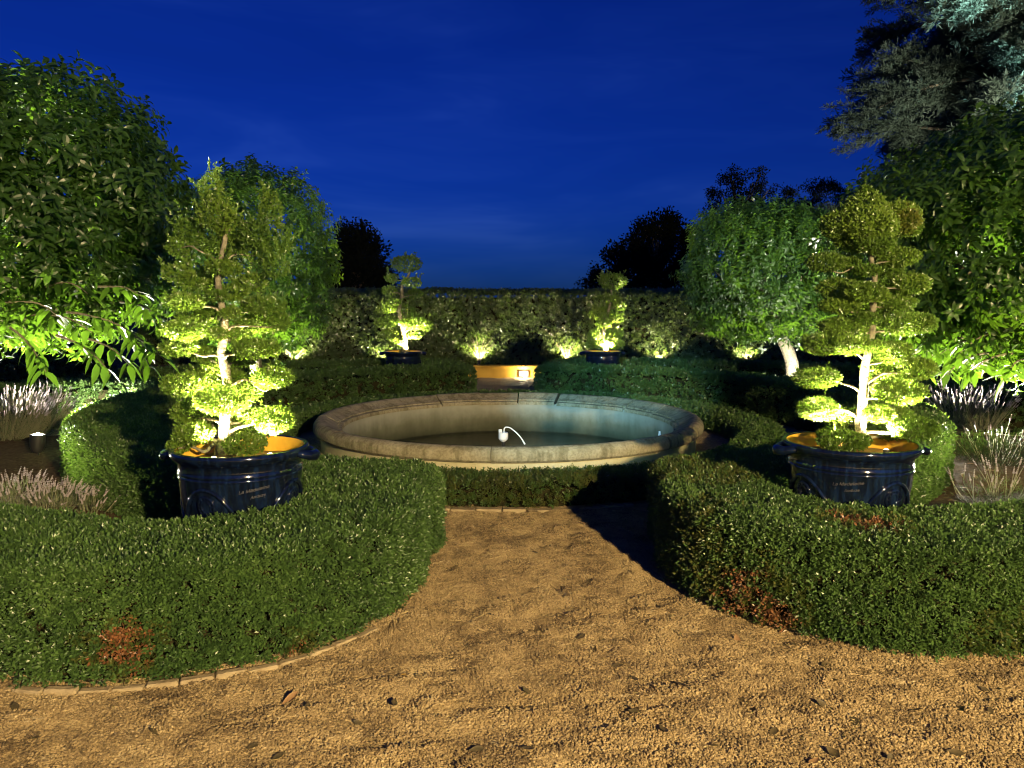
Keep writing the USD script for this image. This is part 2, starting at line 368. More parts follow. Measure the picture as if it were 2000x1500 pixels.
# ------------------------------------------------------------------ ground
rr = np.array([2.02, 3, 5, 8, 12, 20, 40, 100, 400, 1500, 4000.0])
aa = np.arange(72) / 72 * 2 * np.pi
gv = np.stack([C[0] + rr[:, None] * np.cos(aa), C[1] + rr[:, None] * np.sin(aa), np.full((len(rr), 72), -0.03)], -1).reshape(-1, 3)
gf = np.array([t for i in range(len(rr) - 1) for j in range(72) for t in ([i * 72 + j, (i + 1) * 72 + j, (i + 1) * 72 + (j + 1) % 72], [i * 72 + j, (i + 1) * 72 + (j + 1) % 72, i * 72 + (j + 1) % 72])])
top('ground', (gv, gf), M_GRASS, kind='structure')


def path_z(x, y):
    """Trodden gravel: shallow scuffs and footprints."""
    p = np.stack([x * 6.0, y * 9.0, np.zeros_like(x)], -1)
    r = np.abs(meshkit.fbm(p, 3, 3) - 0.5) * 2
    q = np.stack([x * 2.0, y * 2.6, np.zeros_like(x)], -1)
    rip = np.abs(meshkit.noise(np.stack([x * 5.0 + 0.8 * meshkit.noise(q), y * 11.0 - x * 2.0, np.zeros_like(x)], -1), 9) - 0.5)
    return 0.014 * (r - 0.3) + 0.012 * (meshkit.fbm(q, 2, 5) - 0.5) + 0.046 * (rip - 0.22) * np.clip((y - 1.0) / 3.0, 0.35, 1.0)


def grid_sheet(x0, x1, y0, y1, s, zf, keep):
    xs, ys = np.arange(x0, x1 + s / 2, s), np.arange(y0, y1 + s / 2, s)
    X, Y = np.meshgrid(xs, ys)
    v = np.column_stack([X.ravel(), Y.ravel(), zf(X, Y).ravel()])
    i = (np.arange(len(ys) - 1)[:, None] * len(xs) + np.arange(len(xs) - 1)[None]).ravel()
    q = np.column_stack([i, i + 1, i + len(xs) + 1, i + len(xs)])
    q = q[keep(v[q].mean(1))]
    f = np.vstack([q[:, [0, 1, 2]], q[:, [0, 2, 3]]])
    u, inv = np.unique(f, return_inverse=True)
    return v[u], inv.reshape(f.shape)


near_path = grid_sheet(-7.0, 7.0, 0.0, 6.3, 0.024, path_z, lambda p: np.ones(len(p), bool))
top('gravel_path', near_path, M_GRAVEL, kind='structure', smooth=True)
far_path = grid_sheet(-7.0, 7.0, 6.3, 16.7, 0.07, lambda x, y: path_z(x, y) * np.clip((y - 6.3) / 0.01 + 1, 1, 1),
                      lambda p: np.linalg.norm(p[:, :2] - C, axis=1) > 2.02)
top('gravel_path', far_path, M_GRAVEL, kind='structure', smooth=True)

# planting beds inside the hedges
beds = {}
for k, pts, corner in (('near_left', near_left, [(-7.2, 9.0)]), ('near_right', near_right, [(7.2, 8.8)]),
                       ('far_left', far_left, [(-7.6, 13.0)]), ('far_right', far_right, [(7.6, 13.0)])):
    poly = sg.Polygon(np.vstack([pts, corner])).buffer(0)
    if poly.geom_type != 'Polygon':
        poly = max(poly.geoms, key=lambda q: q.area)
    beds[k] = poly.difference(sg.Point(*C).buffer(3.6)).difference(sg.Point(0, 0).buffer(0.1))
    poly = beds[k] if beds[k].geom_type == 'Polygon' else max(beds[k].geoms, key=lambda q: q.area)
    x0, y0, x1, y1 = poly.bounds
    shapely.prepare(poly)
    bz = lambda x, y: 0.055 + 0.03 * meshkit.fbm(np.stack([x * 6, y * 6, x * 0], -1), 3, 2)
    v, f = grid_sheet(x0, x1, y0, y1, 0.06, bz, lambda p: shapely.contains_xy(poly, p[:, 0], p[:, 1]))
    top('soil_bed', (v, f), M_SOIL, kind='structure', smooth=True)


# ------------------------------------------------------------------ hedges
def leaf_quad(base, d, up, ln, wd, fold=0.25, droop=0.0):
    """One folded leaf of two triangles."""
    side = np.cross(d, up)
    side /= np.linalg.norm(side) + 1e-9
    nrm = np.cross(side, d)
    mid = base + d * ln * 0.5
    tip = base + d * ln - nrm * droop * ln
    return np.array([base, mid + side * wd / 2 + nrm * fold * wd, tip, mid - side * wd / 2 + nrm * fold * wd]), np.array([[0, 1, 2], [0, 2, 3]])


def box_sprig(seed, ln=0.0175, wd=0.0098, n=15, h=0.042):
    r = np.random.default_rng(seed)
    ms = []
    for i in range(n):
        t = (i + 0.5) / n
        a = i * 2.4 + r.uniform(-0.4, 0.4)
        el = r.uniform(0.15, 0.85) + 0.5 * t
        d = np.array([math.cos(a) * math.cos(el), math.sin(a) * math.cos(el), math.sin(el)])
        b = np.array([math.cos(a) * 0.006 + r.normal() * 0.006, math.sin(a) * 0.006 + r.normal() * 0.006, h * t])
        ms.append(leaf_quad(b, d, np.array([0.1, 0.2, 1.0]) + r.normal(size=3) * 0.3, ln * r.uniform(0.75, 1.2), wd * r.uniform(0.8, 1.2)))
    return cat_meshes(ms)


BOX_SPRIGS = [box_sprig(s) for s in range(5)]
BOX_FAR = [box_sprig(s, 0.025, 0.015, 13, 0.045) for s in range(4)]


def hedge_points(poly, h, density, r, round_=0.05):
    """Points and normals on the clipped faces of a hedge whose footprint is poly."""
    P, N = [], []
    x0, y0, x1, y1 = poly.bounds
    n = int((x1 - x0) * (y1 - y0) * density(None))
    q = np.column_stack([r.uniform(x0, x1, n), r.uniform(y0, y1, n)])
    q = q[shapely.contains_xy(poly, q[:, 0], q[:, 1])]
    keep = r.uniform(0, 1, len(q)) < density(q) / density(None)
    q = q[keep]
    P.append(np.column_stack([q, np.full(len(q), h)])); N.append(np.tile([0, 0, 1.0], (len(q), 1)))
    for ri_, ring in enumerate([poly.exterior, *poly.interiors]):
        c = np.array(ring.coords)
        seg = np.diff(c, axis=0)
        ln = np.linalg.norm(seg, axis=1)
        n = int(ln.sum() * h * density(None))
        i = r.choice(len(seg), n, p=ln / ln.sum())
        p = c[i] + seg[i] * r.uniform(0, 1, n)[:, None]
        ccw = ring.is_ccw
        nn = np.column_stack([seg[i, 1], -seg[i, 0]]) / ln[i][:, None]
        if not ccw:
            nn = -nn
        if ri_:
            nn = -nn
        keep = r.uniform(0, 1, n) < density(p) / density(None)
        z = r.uniform(0.02, h, n)
        P.append(np.column_stack([p, z])[keep]); N.append(np.column_stack([nn, np.zeros(n)])[keep])
    P, N = np.vstack(P), np.vstack(N)
    # round the arris: pull points near both faces in
    b = shapely.distance(shapely.points(P[:, :2]), poly.boundary)
    topf = N[:, 2] > 0.5
    e = np.clip(1 - b / round_, 0, 1)
    P[topf, 2] -= (round_ * (1 - np.sqrt(np.clip(1 - e ** 2, 0, 1))))[topf]
    N[topf] += 0
    out = np.clip((P[:, 2] - (h - round_)) / round_, 0, 1)
    inw = round_ * (1 - np.sqrt(np.clip(1 - out ** 2, 0, 1)))
    P[~topf] -= N[~topf] * inw[~topf][:, None]
    N[~topf, 2] += out[~topf]
    return P, N


def clumps(p, seed=0, s=7.0):
    return meshkit.fbm(p * s, 3, seed) - 0.5


def box_hedge(key, name, label, poly, h, seed, near_w, base_z=0.0, dry=(), yellow=(), near=5.4, far=10.0):
    r = np.random.default_rng(seed)
    t = thing(name, label, 'hedge')
    core = poly.buffer(-0.075)
    core = core if core.geom_type == 'Polygon' else max(core.geoms, key=lambda g: g.area)
    cm = trimesh.creation.extrude_polygon(core, h - 0.06, engine='earcut')
    part(t, 'inner_branches', (np.array(cm.vertices) + [0, 0, base_z], np.array(cm.faces)), M_CORE)

    def dens(q, hi=near_w):
        if q is None:
            return float(hi)
        d = np.linalg.norm(q[:, :2], axis=1)
        return np.clip(hi * (near / np.maximum(d, near)) ** 1.3, 420, hi) * (np.abs(q[:, 0]) < 0.95 * q[:, 1] + 1.8)
    P, N = hedge_points(poly, h, dens, r)
    P = P + N * (0.022 * clumps(P, seed) * 2 - 0.016 + 0.018 * clumps(P, seed + 5, 24) * 2)[:, None]
    P[:, 2] += base_z
    D = N + np.array([0, 0, 0.55]) + r.normal(size=N.shape) * 0.36
    dist = np.linalg.norm(P - [0, 0, CAM_H], axis=1)
    isfar = dist > 7.5
    sc = r.uniform(0.75, 1.25, len(P)) * np.clip(dist / near, 1, 2.2) ** 0.5
    rot = frame_to(D, r)
    patch = np.zeros(len(P), int)
    for (x, y, z, rad) in dry:
        q = (np.linalg.norm((P - [x, y, z]) * [1, 1, 1.2], axis=1) + 0.14 * clumps(P, 77, 18)) / (1.35 * rad)
        patch[(q < 1.5) & (r.uniform(size=len(P)) < 0.35)] = 2
        patch[r.uniform(size=len(P)) < np.clip(1.25 * (1 - q ** 1.5), 0, 0.8)] = 1
    for (x, y, z, rad) in yellow:
        m = np.linalg.norm(P - [x, y, z], axis=1) + 0.25 * clumps(P, 78, 9) < rad
        patch[m & (patch == 0) & (r.uniform(size=len(P)) < 0.5)] = 2
    for sel, nm, protos, mat in ((~isfar & (patch == 0), 'foliage', BOX_SPRIGS, M_BOX), (isfar & (patch == 0), 'foliage', BOX_FAR, M_BOX),
                                 (patch == 1, 'browned_foliage', BOX_SPRIGS[:3], M_BOX_DRY), (patch == 2, 'yellowing_foliage', BOX_SPRIGS[:3], M_BOX_YEL)):
        if sel.sum():
            scatter(t, nm, protos, mat, P[sel], rot[sel], sc[sel], seed=seed)
    return t


pt = on(240, 1250, 0.2)
box_hedge('near_left', 'box_hedge', 'clipped box hedge curling round the left front blue pot, rusty patch near its foot', foot['near_left'], H_HEDGE, 11, 2700,
          dry=[(-1.62, 3.16, 0.17, 0.09), (*on(560, 1250, 0.05)[:2], 0.05, 0.06)], yellow=[(*on(190, 1230, 0.15)[:2], 0.18, 0.2), (-3.6, 5.6, 0.2, 0.35)])
box_hedge('near_right', 'box_hedge', 'clipped box hedge curling round the right front blue pot, browned along its foot', foot['near_right'], H_HEDGE, 12, 2700,
          dry=[(*on(1460, 1190, 0.08)[:2], 0.10, 0.17), (*on(1530, 1210, 0.05)[:2], 0.06, 0.1), (*on(1700, 1030, 0.5)[:2], 0.5, 0.12), (*on(1650, 1020, 0.5)[:2], 0.5, 0.07)],
          yellow=[(1.02, 4.15, 0.25, 0.3), (1.2, 5.0, 0.5, 0.45), (*on(1960, 1260, 0.05)[:2], 0.05, 0.2)])
box_hedge('far_left', 'box_hedge', 'dark clipped box hedge beyond the fountain on the left, below the taller far potted tree', foot['far_left'], H_HEDGE, 13, 900)
box_hedge('far_right', 'box_hedge', 'dark clipped box hedge beyond the fountain on the right, below the slimmer far potted tree', foot['far_right'], H_HEDGE, 14, 900)
box_hedge('ring', 'ring_hedge', 'low round box hedge encircling the stone fountain, thin and twiggy in front', ring_foot, H_RING, 15, 1300,
          yellow=[(0.2, 6.0, 0.15, 0.5), (0.9, 6.1, 0.1, 0.4), (-0.3, 6.0, 0.1, 0.4)], near=6.2)

# ------------------------------------------------------------------ edging stones and gravel
def edging(name, label, line, ln, h, w, seed):
    t = thing(name, label, 'edging')
    r = np.random.default_rng(seed)
    ls = sg.LineString(line)
    d = 0.0
    while d < ls.length:
        l = ln * r.uniform(0.9, 1.1)
        a, b = np.array(ls.interpolate(d).coords[0]), np.array(ls.interpolate(min(d + l, ls.length)).coords[0])
        c, dr = (a + b) / 2, b - a
        if np.linalg.norm(dr) < 0.04:
            break
        v, f = box(np.linalg.norm(dr) - 0.006, w, h, bevel=0.006)
        v = v + r.normal(size=3) * [0, 0.003, 0.004]
        ang = math.atan2(dr[1], dr[0])
        ro = np.array([[math.cos(ang), math.sin(ang), 0], [-math.sin(ang), math.cos(ang), 0], [0, 0, 1]])
        part(t, 'edging_stone', (v @ ro + [c[0], c[1], 0.014 - h / 2], f), M_KERB)
        d += l


ext = np.array(foot['near_left'].buffer(0.035).exterior.coords)
sel = ext[(ext[:, 1] < 3.9) & (ext[:, 0] > -3.4) & (ext[:, 0] < -0.55)]
sel = sel[np.argsort(sel[:, 0])]
sel = np.array([p for p in sel if p[1] < np.interp(p[0], [-3.4, -2.2, -1.7, -1.3, -0.85, -0.5], [4.1, 3.5, 3.3, 3.45, 3.95, 4.4])])
edging('stone_edging', 'row of pale edging stones along the foot of the left front hedge', sel, 0.135, 0.075, 0.042, 3)
edging('stone_edging', 'row of flush edging stones between the path and the low ring hedge', arc(3.06, 256, 287, 30), 0.19, 0.05, 0.07, 4)

r = np.random.default_rng(21)
oct_ = trimesh.creation.icosphere(subdivisions=0)
_ov = np.array([[1, 0, 0], [-1, 0, 0], [0, 1, 0], [0, -1, 0], [0, 0, 1], [0, 0, -1]], float)
_of = np.array([[0, 2, 4], [2, 1, 4], [1, 3, 4], [3, 0, 4], [2, 0, 5], [1, 2, 5], [3, 1, 5], [0, 3, 5]])


def pebble_patch(seed, n=34, rad=0.054):
    r = np.random.default_rng(seed)
    ms = []
    for i in range(n):
        a, q = r.uniform(0, 2 * np.pi), rad * math.sqrt(r.uniform())
        s = r.uniform(0.0036, 0.0068) * np.array([r.uniform(0.8, 1.4), r.uniform(0.8, 1.3), r.uniform(0.6, 0.95)])
        v = _ov @ Rotation.random(random_state=int(r.integers(1 << 30))).as_matrix() * (1 + r.normal(size=(6, 1)) * 0.15)
        v = v * s @ Rotation.from_euler('zyx', [r.uniform(0, 6.3), r.normal() * 0.4, r.normal() * 0.4]).as_matrix()
        ms.append((v + [q * math.cos(a), q * math.sin(a), 0.001 + r.uniform(0, 0.0035)], _of))
    return cat_meshes(ms)


patches = [pebble_patch(s) for s in range(12)]
n = 16000
pq = np.column_stack([r.uniform(-3.4, 3.6, n * 3), 6.2 - 5.0 * r.uniform(0, 1, n * 3) ** 1.0])
m = (np.abs(pq[:, 0]) < 0.75 * pq[:, 1] + 0.6) & (pq[:, 1] > 1.72)
for k in ('near_left', 'near_right'):
    m &= ~shapely.contains_xy(foot[k].buffer(-0.05), pq[:, 0], pq[:, 1]) & ~shapely.contains_xy(beds[k], pq[:, 0], pq[:, 1])
m &= np.linalg.norm(pq - C, axis=1) > 2.98
pq = pq[m][:15000]
e = 0.03
z0, zx, zy = path_z(pq[:, 0], pq[:, 1]), (path_z(pq[:, 0] + e, pq[:, 1]) - path_z(pq[:, 0] - e, pq[:, 1])) / (2 * e), (path_z(pq[:, 0], pq[:, 1] + e) - path_z(pq[:, 0], pq[:, 1] - e)) / (2 * e)
gp = scatter('/World', 'loose_gravel', patches, M_PEBBLE, np.column_stack([pq, z0]), frame_to(np.column_stack([-zx, -zy, np.ones(len(pq))]), r), np.ones(len(pq)))
mark(stage.GetPrimAtPath(gp), 'loose tan gravel stones strewn over the path between the front hedges', 'gravel', None, 'stuff')

# fallen leaves, each where it lies
def fallen(u, v, size, mat, label, cat='leaf', group=None, curl=0.35):
    p = on(u, v, 0.0)
    p[2] = path_z(p[None, 0], p[None, 1])[0] + 0.008
    rr = np.random.default_rng(int(u * 7 + v))
    k = 7
    tt = np.linspace(0, 1, k)
    w = np.sin(np.pi * tt ** 0.8) * 0.23 * size
    x = (tt - 0.5) * size
    z = curl * size * (tt - 0.5) ** 2
    up = curl * w
    vv = np.vstack([np.column_stack([x, -w, z + up]), np.column_stack([x, 0 * w, z]), np.column_stack([x, w, z + up])])
    f = []
    for i in range(k - 1):
        for b in (0, k):
            f += [[b + i, b + i + 1, b + k + i + 1], [b + i, b + k + i + 1, b + k + i]]
    rot = Rotation.from_euler('zyx', [rr.uniform(0, 6.28), rr.normal() * 0.25, rr.normal() * 0.3]).as_matrix()
    top('fallen_leaf', (vv @ rot.T + p, np.array(f)), mat, label, cat, smooth=True, group=group)


dark_leaves = [(67, 1442), (303, 1432), (601, 1384), (960, 1205), (930, 1470), (542, 1478), (492, 1460), (30, 1384), (1045, 1079), (1107, 1135), (1552, 1262), (1207, 1300), (1162, 1272),
               (1240, 1327), (1612, 1302), (1635, 1337), (1447, 1370), (1607, 1382), (1240, 1397), (1397, 1460), (1737, 1485), (1877, 1389), (1952, 1346), (1925, 1347), (1865, 1475),
               (1030, 1470), (1225, 1492), (1670, 1415), (1510, 1430), (1790, 1392), (1935, 1390), (1135, 1245), (880, 1290), (700, 1412), (1330, 1345), (1030, 1350)]
NTH = ['leftmost', 'second', 'third', 'fourth', 'fifth', 'sixth', 'seventh', 'eighth', 'ninth', 'tenth', 'eleventh', 'twelfth', 'thirteenth', 'fourteenth']
bands = [(0, 1270, 'on the gravel between the two front hedges'), (1270, 1352, 'on the gravel below the hedge feet'), (1352, 1420, 'across the lower middle of the gravel'), (1420, 1600, 'along the bottom edge of the gravel')]
leaf_text = {}
for lo, hi, where in bands:
    for q, uv in enumerate(sorted(p for p in dark_leaves if lo <= p[1] < hi)):
        leaf_text[uv] = f"small dark fallen leaf, {NTH[q]}{'' if q == 0 else ' from the left'} {where}"
for i, (u, v) in enumerate(dark_leaves):
    fallen(u, v, 0.045 + 0.02 * ((i * 37) % 10) / 10, M_LEAF_DEAD, leaf_text[(u, v)], group='dark fallen leaves scattered on the gravel')
fallen(797, 1322, 0.075, M_LEAF_YEL, 'yellow fallen leaf on the gravel in front of the left hedge')
fallen(567, 1367, 0.085, M_LEAF_BRN, 'large curled tan leaf on the gravel below the left hedge edging', curl=0.7)
fallen(768, 1378, 0.06, M_LEAF_DEAD, 'curled blackish leaf on the gravel right of the large tan leaf', curl=0.9)
fallen(1295, 1432, 0.065, M_LEAF_DEAD, 'biggest black fallen leaf on the open gravel at lower right', curl=0.6)
fallen(1440, 1249, 0.07, M_LEAF_BRN, 'brown fallen leaf on the gravel by the browned foot of the right hedge')
fallen(1627, 1472, 0.065, M_LEAF_DEAD, 'dark curled leaf at the bottom edge of the gravel beside an orange leaf', curl=0.7)
fallen(1590, 1490, 0.06, M_LEAF_BRN, 'orange brown leaf at the bottom edge of the gravel')

# ------------------------------------------------------------------ fountain
fx = thing('stone_fountain', 'large round stone fountain basin with a thick rounded rim', 'fountain', (C[0], C[1], 0))
prof = [(-0.085, 0.135), (-0.03, 0.142), (-0.006, 0.165), (0.0, 0.20), (-0.008, 0.236), (-0.032, 0.264), (-0.065, 0.279), (-0.10, 0.280), (-0.135, 0.268), (-0.175, 0.24), (-0.215, 0.218), (-0.25, 0.208),
        (-0.262, 0.200), (-0.262, 0.185), (-0.305, 0.180), (-0.315, 0.165), (-0.315, 0.135)]
prof = np.array([(R_OUT + a, b + 0.045) for a, b in prof])
NS = 22
rs = np.random.default_rng(5)
for k in range(NS):
    a0 = 2 * np.pi * (k + 0.27) / NS + rs.normal() * 0.02
    a1 = 2 * np.pi * (k + 1.27) / NS - 0.0022
    if k + 1 < NS:
        pass
    v, f = lathe(prof, 10, a0 + 0.001, a1, closed=True, ends=True)
    v[:, 2] += rs.normal() * 0.0025
    v *= 1
    part(fx, 'coping_stone', (v, f), M_STONE, smooth=35)
ri = R_OUT - 0.295
part(fx, 'outer_wall', lathe([(R_OUT - 0.08, -0.03), (R_OUT - 0.08, 0.20), (R_OUT - 0.12, 0.20)], 96), M_BASIN_OUT, smooth=40)
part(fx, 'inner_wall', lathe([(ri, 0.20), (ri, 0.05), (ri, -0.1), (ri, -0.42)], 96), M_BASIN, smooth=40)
part(fx, 'basin_floor', lathe([(ri, -0.41), (0.0001, -0.41)], 64), M_BASIN_FLOOR)
wv, wf = lathe([(ri + 0.02, -0.19), (1.2, -0.19), (0.6, -0.19), (0.0001, -0.19)], 64)
top('water', (wv + [C[0], C[1], 0], wf), M_WATER, kind='structure', smooth=True)
# pump standing on a stem in the water
pm = at(983, 866, 9.0)
pp = thing('fountain_pump', 'white plastic fountain pump standing in the middle of the basin', 'pump', (pm[0], pm[1], pm[2]))
part(pp, 'pump_stem', lathe([(0.018, -0.42), (0.018, 0.02)], 12), M_BLACK, True)
part(pp, 'pump_body', lathe([(0.001, 0.012), (0.022, 0.02), (0.050, 0.045), (0.056, 0.06), (0.056, 0.118), (0.052, 0.128), (0.001, 0.129)], 24), M_PLASTIC, 35)
v, f = lathe([(0.019, 0.0), (0.021, 0.004), (0.021, 0.034), (0.017, 0.040), (0.001, 0.041)], 14)
part(pp, 'pump_cap', (v + [-0.034, 0.0, 0.126], f), M_PLASTIC, 35)
part(pp, 'pump_hose', tube(spline([(0.008, 0, 0.12), (0.010, 0, 0.165), (0.03, 0, 0.19), (0.065, -0.01, 0.188), (0.12, -0.02, 0.155), (0.18, -0.03, 0.10), (0.222, -0.035, 0.045)], 30), 0.0075, 8), M_PLASTIC, True)
part(pp, 'hose_end', tube([(0.222, -0.035, 0.045), (0.235, -0.037, 0.022), (0.25, -0.04, -0.004)], [0.009, 0.009, 0.010], 10), M_PLASTIC, True)
a = at(1288, 856, 8.55)
ft = thing('water_inlet', 'white upright inlet pipe inside the fountain at right', 'pipe', a)
part(ft, 'pipe', lathe([(0.016, -0.3), (0.016, 0.05), (0.012, 0.06), (0.012, 0.078), (0.001, 0.08)], 12), M_PLASTIC, 35)
v, f = box(0.12, 0.03, 0.014, (-0.06, 0, -0.008), 0.003)
part(ft, 'bracket', (v, f), M_BLACK)
a = at(1323, 848, 8.4)
ft = thing('overflow_pipe', 'short white overflow pipe set in a slot under the right fountain rim', 'pipe', a)
part(ft, 'pipe', lathe([(0.02, -0.2), (0.02, 0.045), (0.001, 0.047)], 12), M_PLASTIC, 35)
v, f = box(0.012, 0.05, 0.24, (-0.035, 0, -0.06))
part(ft, 'slot_frame', (v, f), M_BLACK)

# ------------------------------------------------------------------ glazed pots
def pot(loc, rad, h, rotz, label, med, txt, text=True):
    t = thing('glazed_pot', label, 'pot', loc, 0, None)
    s = rad
    P = [(0.001, 0), (0.60 * s, 0), (0.62 * s, 0.01), (0.66 * s, 0.10 * h), (0.74 * s, 0.30 * h), (0.82 * s, 0.52 * h), (0.87 * s, 0.70 * h), (0.885 * s, 0.80 * h), (0.90 * s, 0.812 * h), (0.90 * s, 0.822 * h), (0.887 * s, 0.830 * h),
         (0.90 * s, 0.838 * h), (0.90 * s, 0.85 * h), (0.888 * s, 0.86 * h), (0.888 * s, 0.885 * h), (0.898 * s, 0.908 * h), (0.93 * s, 0.925 * h), (0.975 * s, 0.945 * h), (1.0 * s, 0.965 * h), (1.0 * s, 0.982 * h), (0.985 * s, 0.996 * h),
         (0.95 * s, 1.0 * h), (0.925 * s, 0.994 * h)]
    part(t, 'body', lathe(P, 72), M_GLAZE, 40)
    part(t, 'inner_glaze', lathe([(0.9275 * s, 0.992 * h), (0.90 * s, 0.96 * h), (0.87 * s, 0.85 * h), (0.84 * s, 0.80 * h)], 64), M_GLAZE_IN, 40)
    n = 28
    sv, sf = lathe([(0.86 * s, 0.885 * h), (0.6 * s, 0.90 * h), (0.3 * s, 0.91 * h), (0.001, 0.915 * h)], n)
    sv[:, 2] += 0.02 * (meshkit.fbm(sv * 12, 3, 4) - 0.5)
    part(t, 'soil', (sv, sf), M_POTSOIL, True)

    def surf(a, z, off=0.0):
        """Point on the pot's side at angle a (0 = towards -y, positive to the right)."""
        r = np.interp(z, [p[1] for p in P[2:9]], [p[0] for p in P[2:9]]) + off
        return np.array([r * math.sin(a), -r * math.cos(a), z])
    # handles (lugs) either side, garlands, medallion, drips
    for sgn in (-1, 1):
        a = sgn * math.radians(88)
        pts = [surf(a - 0.22, 0.945 * h, 0) * 1, ]
        c = []
        for q in np.linspace(-1, 1, 9):
            aa_ = a + q * 0.24
            rr_ = s * (0.96 + 0.16 * (1 - q * q))
            c.append([rr_ * math.sin(aa_), -rr_ * math.cos(aa_), h * (0.962 - 0.03 * (1 - q * q))])
        part(t, 'handle', tube(c, [0.02 + 0.012 * (1 - abs(q)) for q in np.linspace(-1, 1, 9)], 10), M_GLAZE, True)
    for k in range(4):
        a_c = med + k * np.pi / 2
        c = [surf(a_c + q * 0.62, h * (0.765 - 0.30 * q * q), 0.004) for q in np.linspace(-1, 1, 19)]
        part(t, 'garland', tube(c, 0.011, 8), M_GLAZE, True)
        md = [surf(a_c + 0.15 * math.cos(w), h * 0.645 + 0.052 * math.sin(w), 0.003) for w in np.linspace(0, 2 * np.pi, 21)]
        md2 = [surf(a_c + 0.09 * math.cos(w), h * 0.645 + 0.032 * math.sin(w), 0.003) for w in np.linspace(0, 2 * np.pi, 21)]
        part(t, 'medallion', cat_meshes([tube(md, 0.008, 6), tube(md2, 0.006, 6)] + [tube([surf(a_c + 0.12 * math.cos(w), h * 0.645 + 0.042 * math.sin(w), 0.0), surf(a_c + 0.12 * math.cos(w), h * 0.645 + 0.042 * math.sin(w), 0.01)], 0.006, 5) for w in np.linspace(0, 2 * np.pi, 13)[:-1]]), M_GLAZE, True)
    dv = []
    if text:
        for line, zz, hh, da in (('La Madeleine', 0.735 * h, 0.017, 0.0), ('Anduze', 0.695 * h, 0.015, 0.06)):
            m = meshkit.text_mesh(line, hh, 0.002)
            v = np.array(m.vertices)
            v[:, 0] += 0.25 * v[:, 1]
            v[:, 1] += 0.12 * v[:, 0]
            w = v[:, 0].max()
            out = np.array([surf(txt + (x - w / 2) / (0.82 * s) + da, zz + y, 0.0005 + z) for x, y, z in v])
            part(t, 'inscription', (out, np.array(m.faces)), M_TEXT)
    return t


PL, PR = np.array([-1.49, 4.27]), np.array([1.94, 4.46])
PFL, PFR = np.array([-1.88, 13.6]), np.array([1.57, 13.65])
POT_Z = 0.06
pot((*PL, POT_Z), 0.365, 0.76, 0, 'navy glazed urn planter in the left front hedge, holding the shaggy bushy topiary', -0.27, 0.52)
pot((*PR, POT_Z), 0.375, 0.75, 0, 'blue glazed urn planter in the right front hedge, holding the neatly layered topiary', 0.36, -0.42)
pot((*PFL, POT_Z), 0.335, 0.70, 0, 'black looking glazed planter beyond the fountain on the left, under the mushroom topped tree', 0.4, 0, False)
pot((*PFR, POT_Z), 0.335, 0.70, 0, 'black looking glazed planter beyond the fountain on the right, under the slim lumpy tree', 0.4, 0, False)


# ------------------------------------------------------------------ cloud pruned trees
def leaf_cloud(c, rad, n, ln, wd, r, out=0.7, up=0.35, hollow=0.72, bump=0.18, seed=0, sharp=2.0):
    """n folded leaves through the shell of an uneven ellipsoid, as one mesh."""
    d = r.normal(size=(n, 3))
    d /= np.linalg.norm(d, axis=1, keepdims=True)
    k = 1 + bump * 2 * (meshkit.fbm(d * 2.2 + seed * 3.1, 3, seed) - 0.5) + 0.09 * 2 * (meshkit.noise(d * 9 + seed, seed) - 0.5)
    q = d * (k * (hollow + (1.04 - hollow) * r.uniform(0, 1, n) ** 0.6))[:, None]
    b = np.asarray(c) + q * rad
    nrm = d / np.asarray(rad)
    nrm /= np.linalg.norm(nrm, axis=1, keepdims=True)
    dr = nrm * out + r.normal(size=(n, 3)) * 0.55 + [0, 0, up]
    dr /= np.linalg.norm(dr, axis=1, keepdims=True)
    s = np.cross(dr, nrm + r.normal(size=(n, 3)) * 0.5)
    s /= np.maximum(np.linalg.norm(s, axis=1, keepdims=True), 1e-6)
    nn = np.cross(s, dr)
    L_, W_ = ln * r.uniform(0.7, 1.25, (n, 1)), wd * r.uniform(0.75, 1.2, (n, 1))
    mid = b + dr * L_ * 0.5
    v = np.stack([b, mid + s * W_ / 2 + nn * W_ * 0.22, b + dr * L_, mid - s * W_ / 2 + nn * W_ * 0.22], 1).reshape(-1, 3)
    i = np.arange(n)[:, None] * 4
    return v, np.vstack([i + [0, 1, 2], i + [0, 2, 3]])


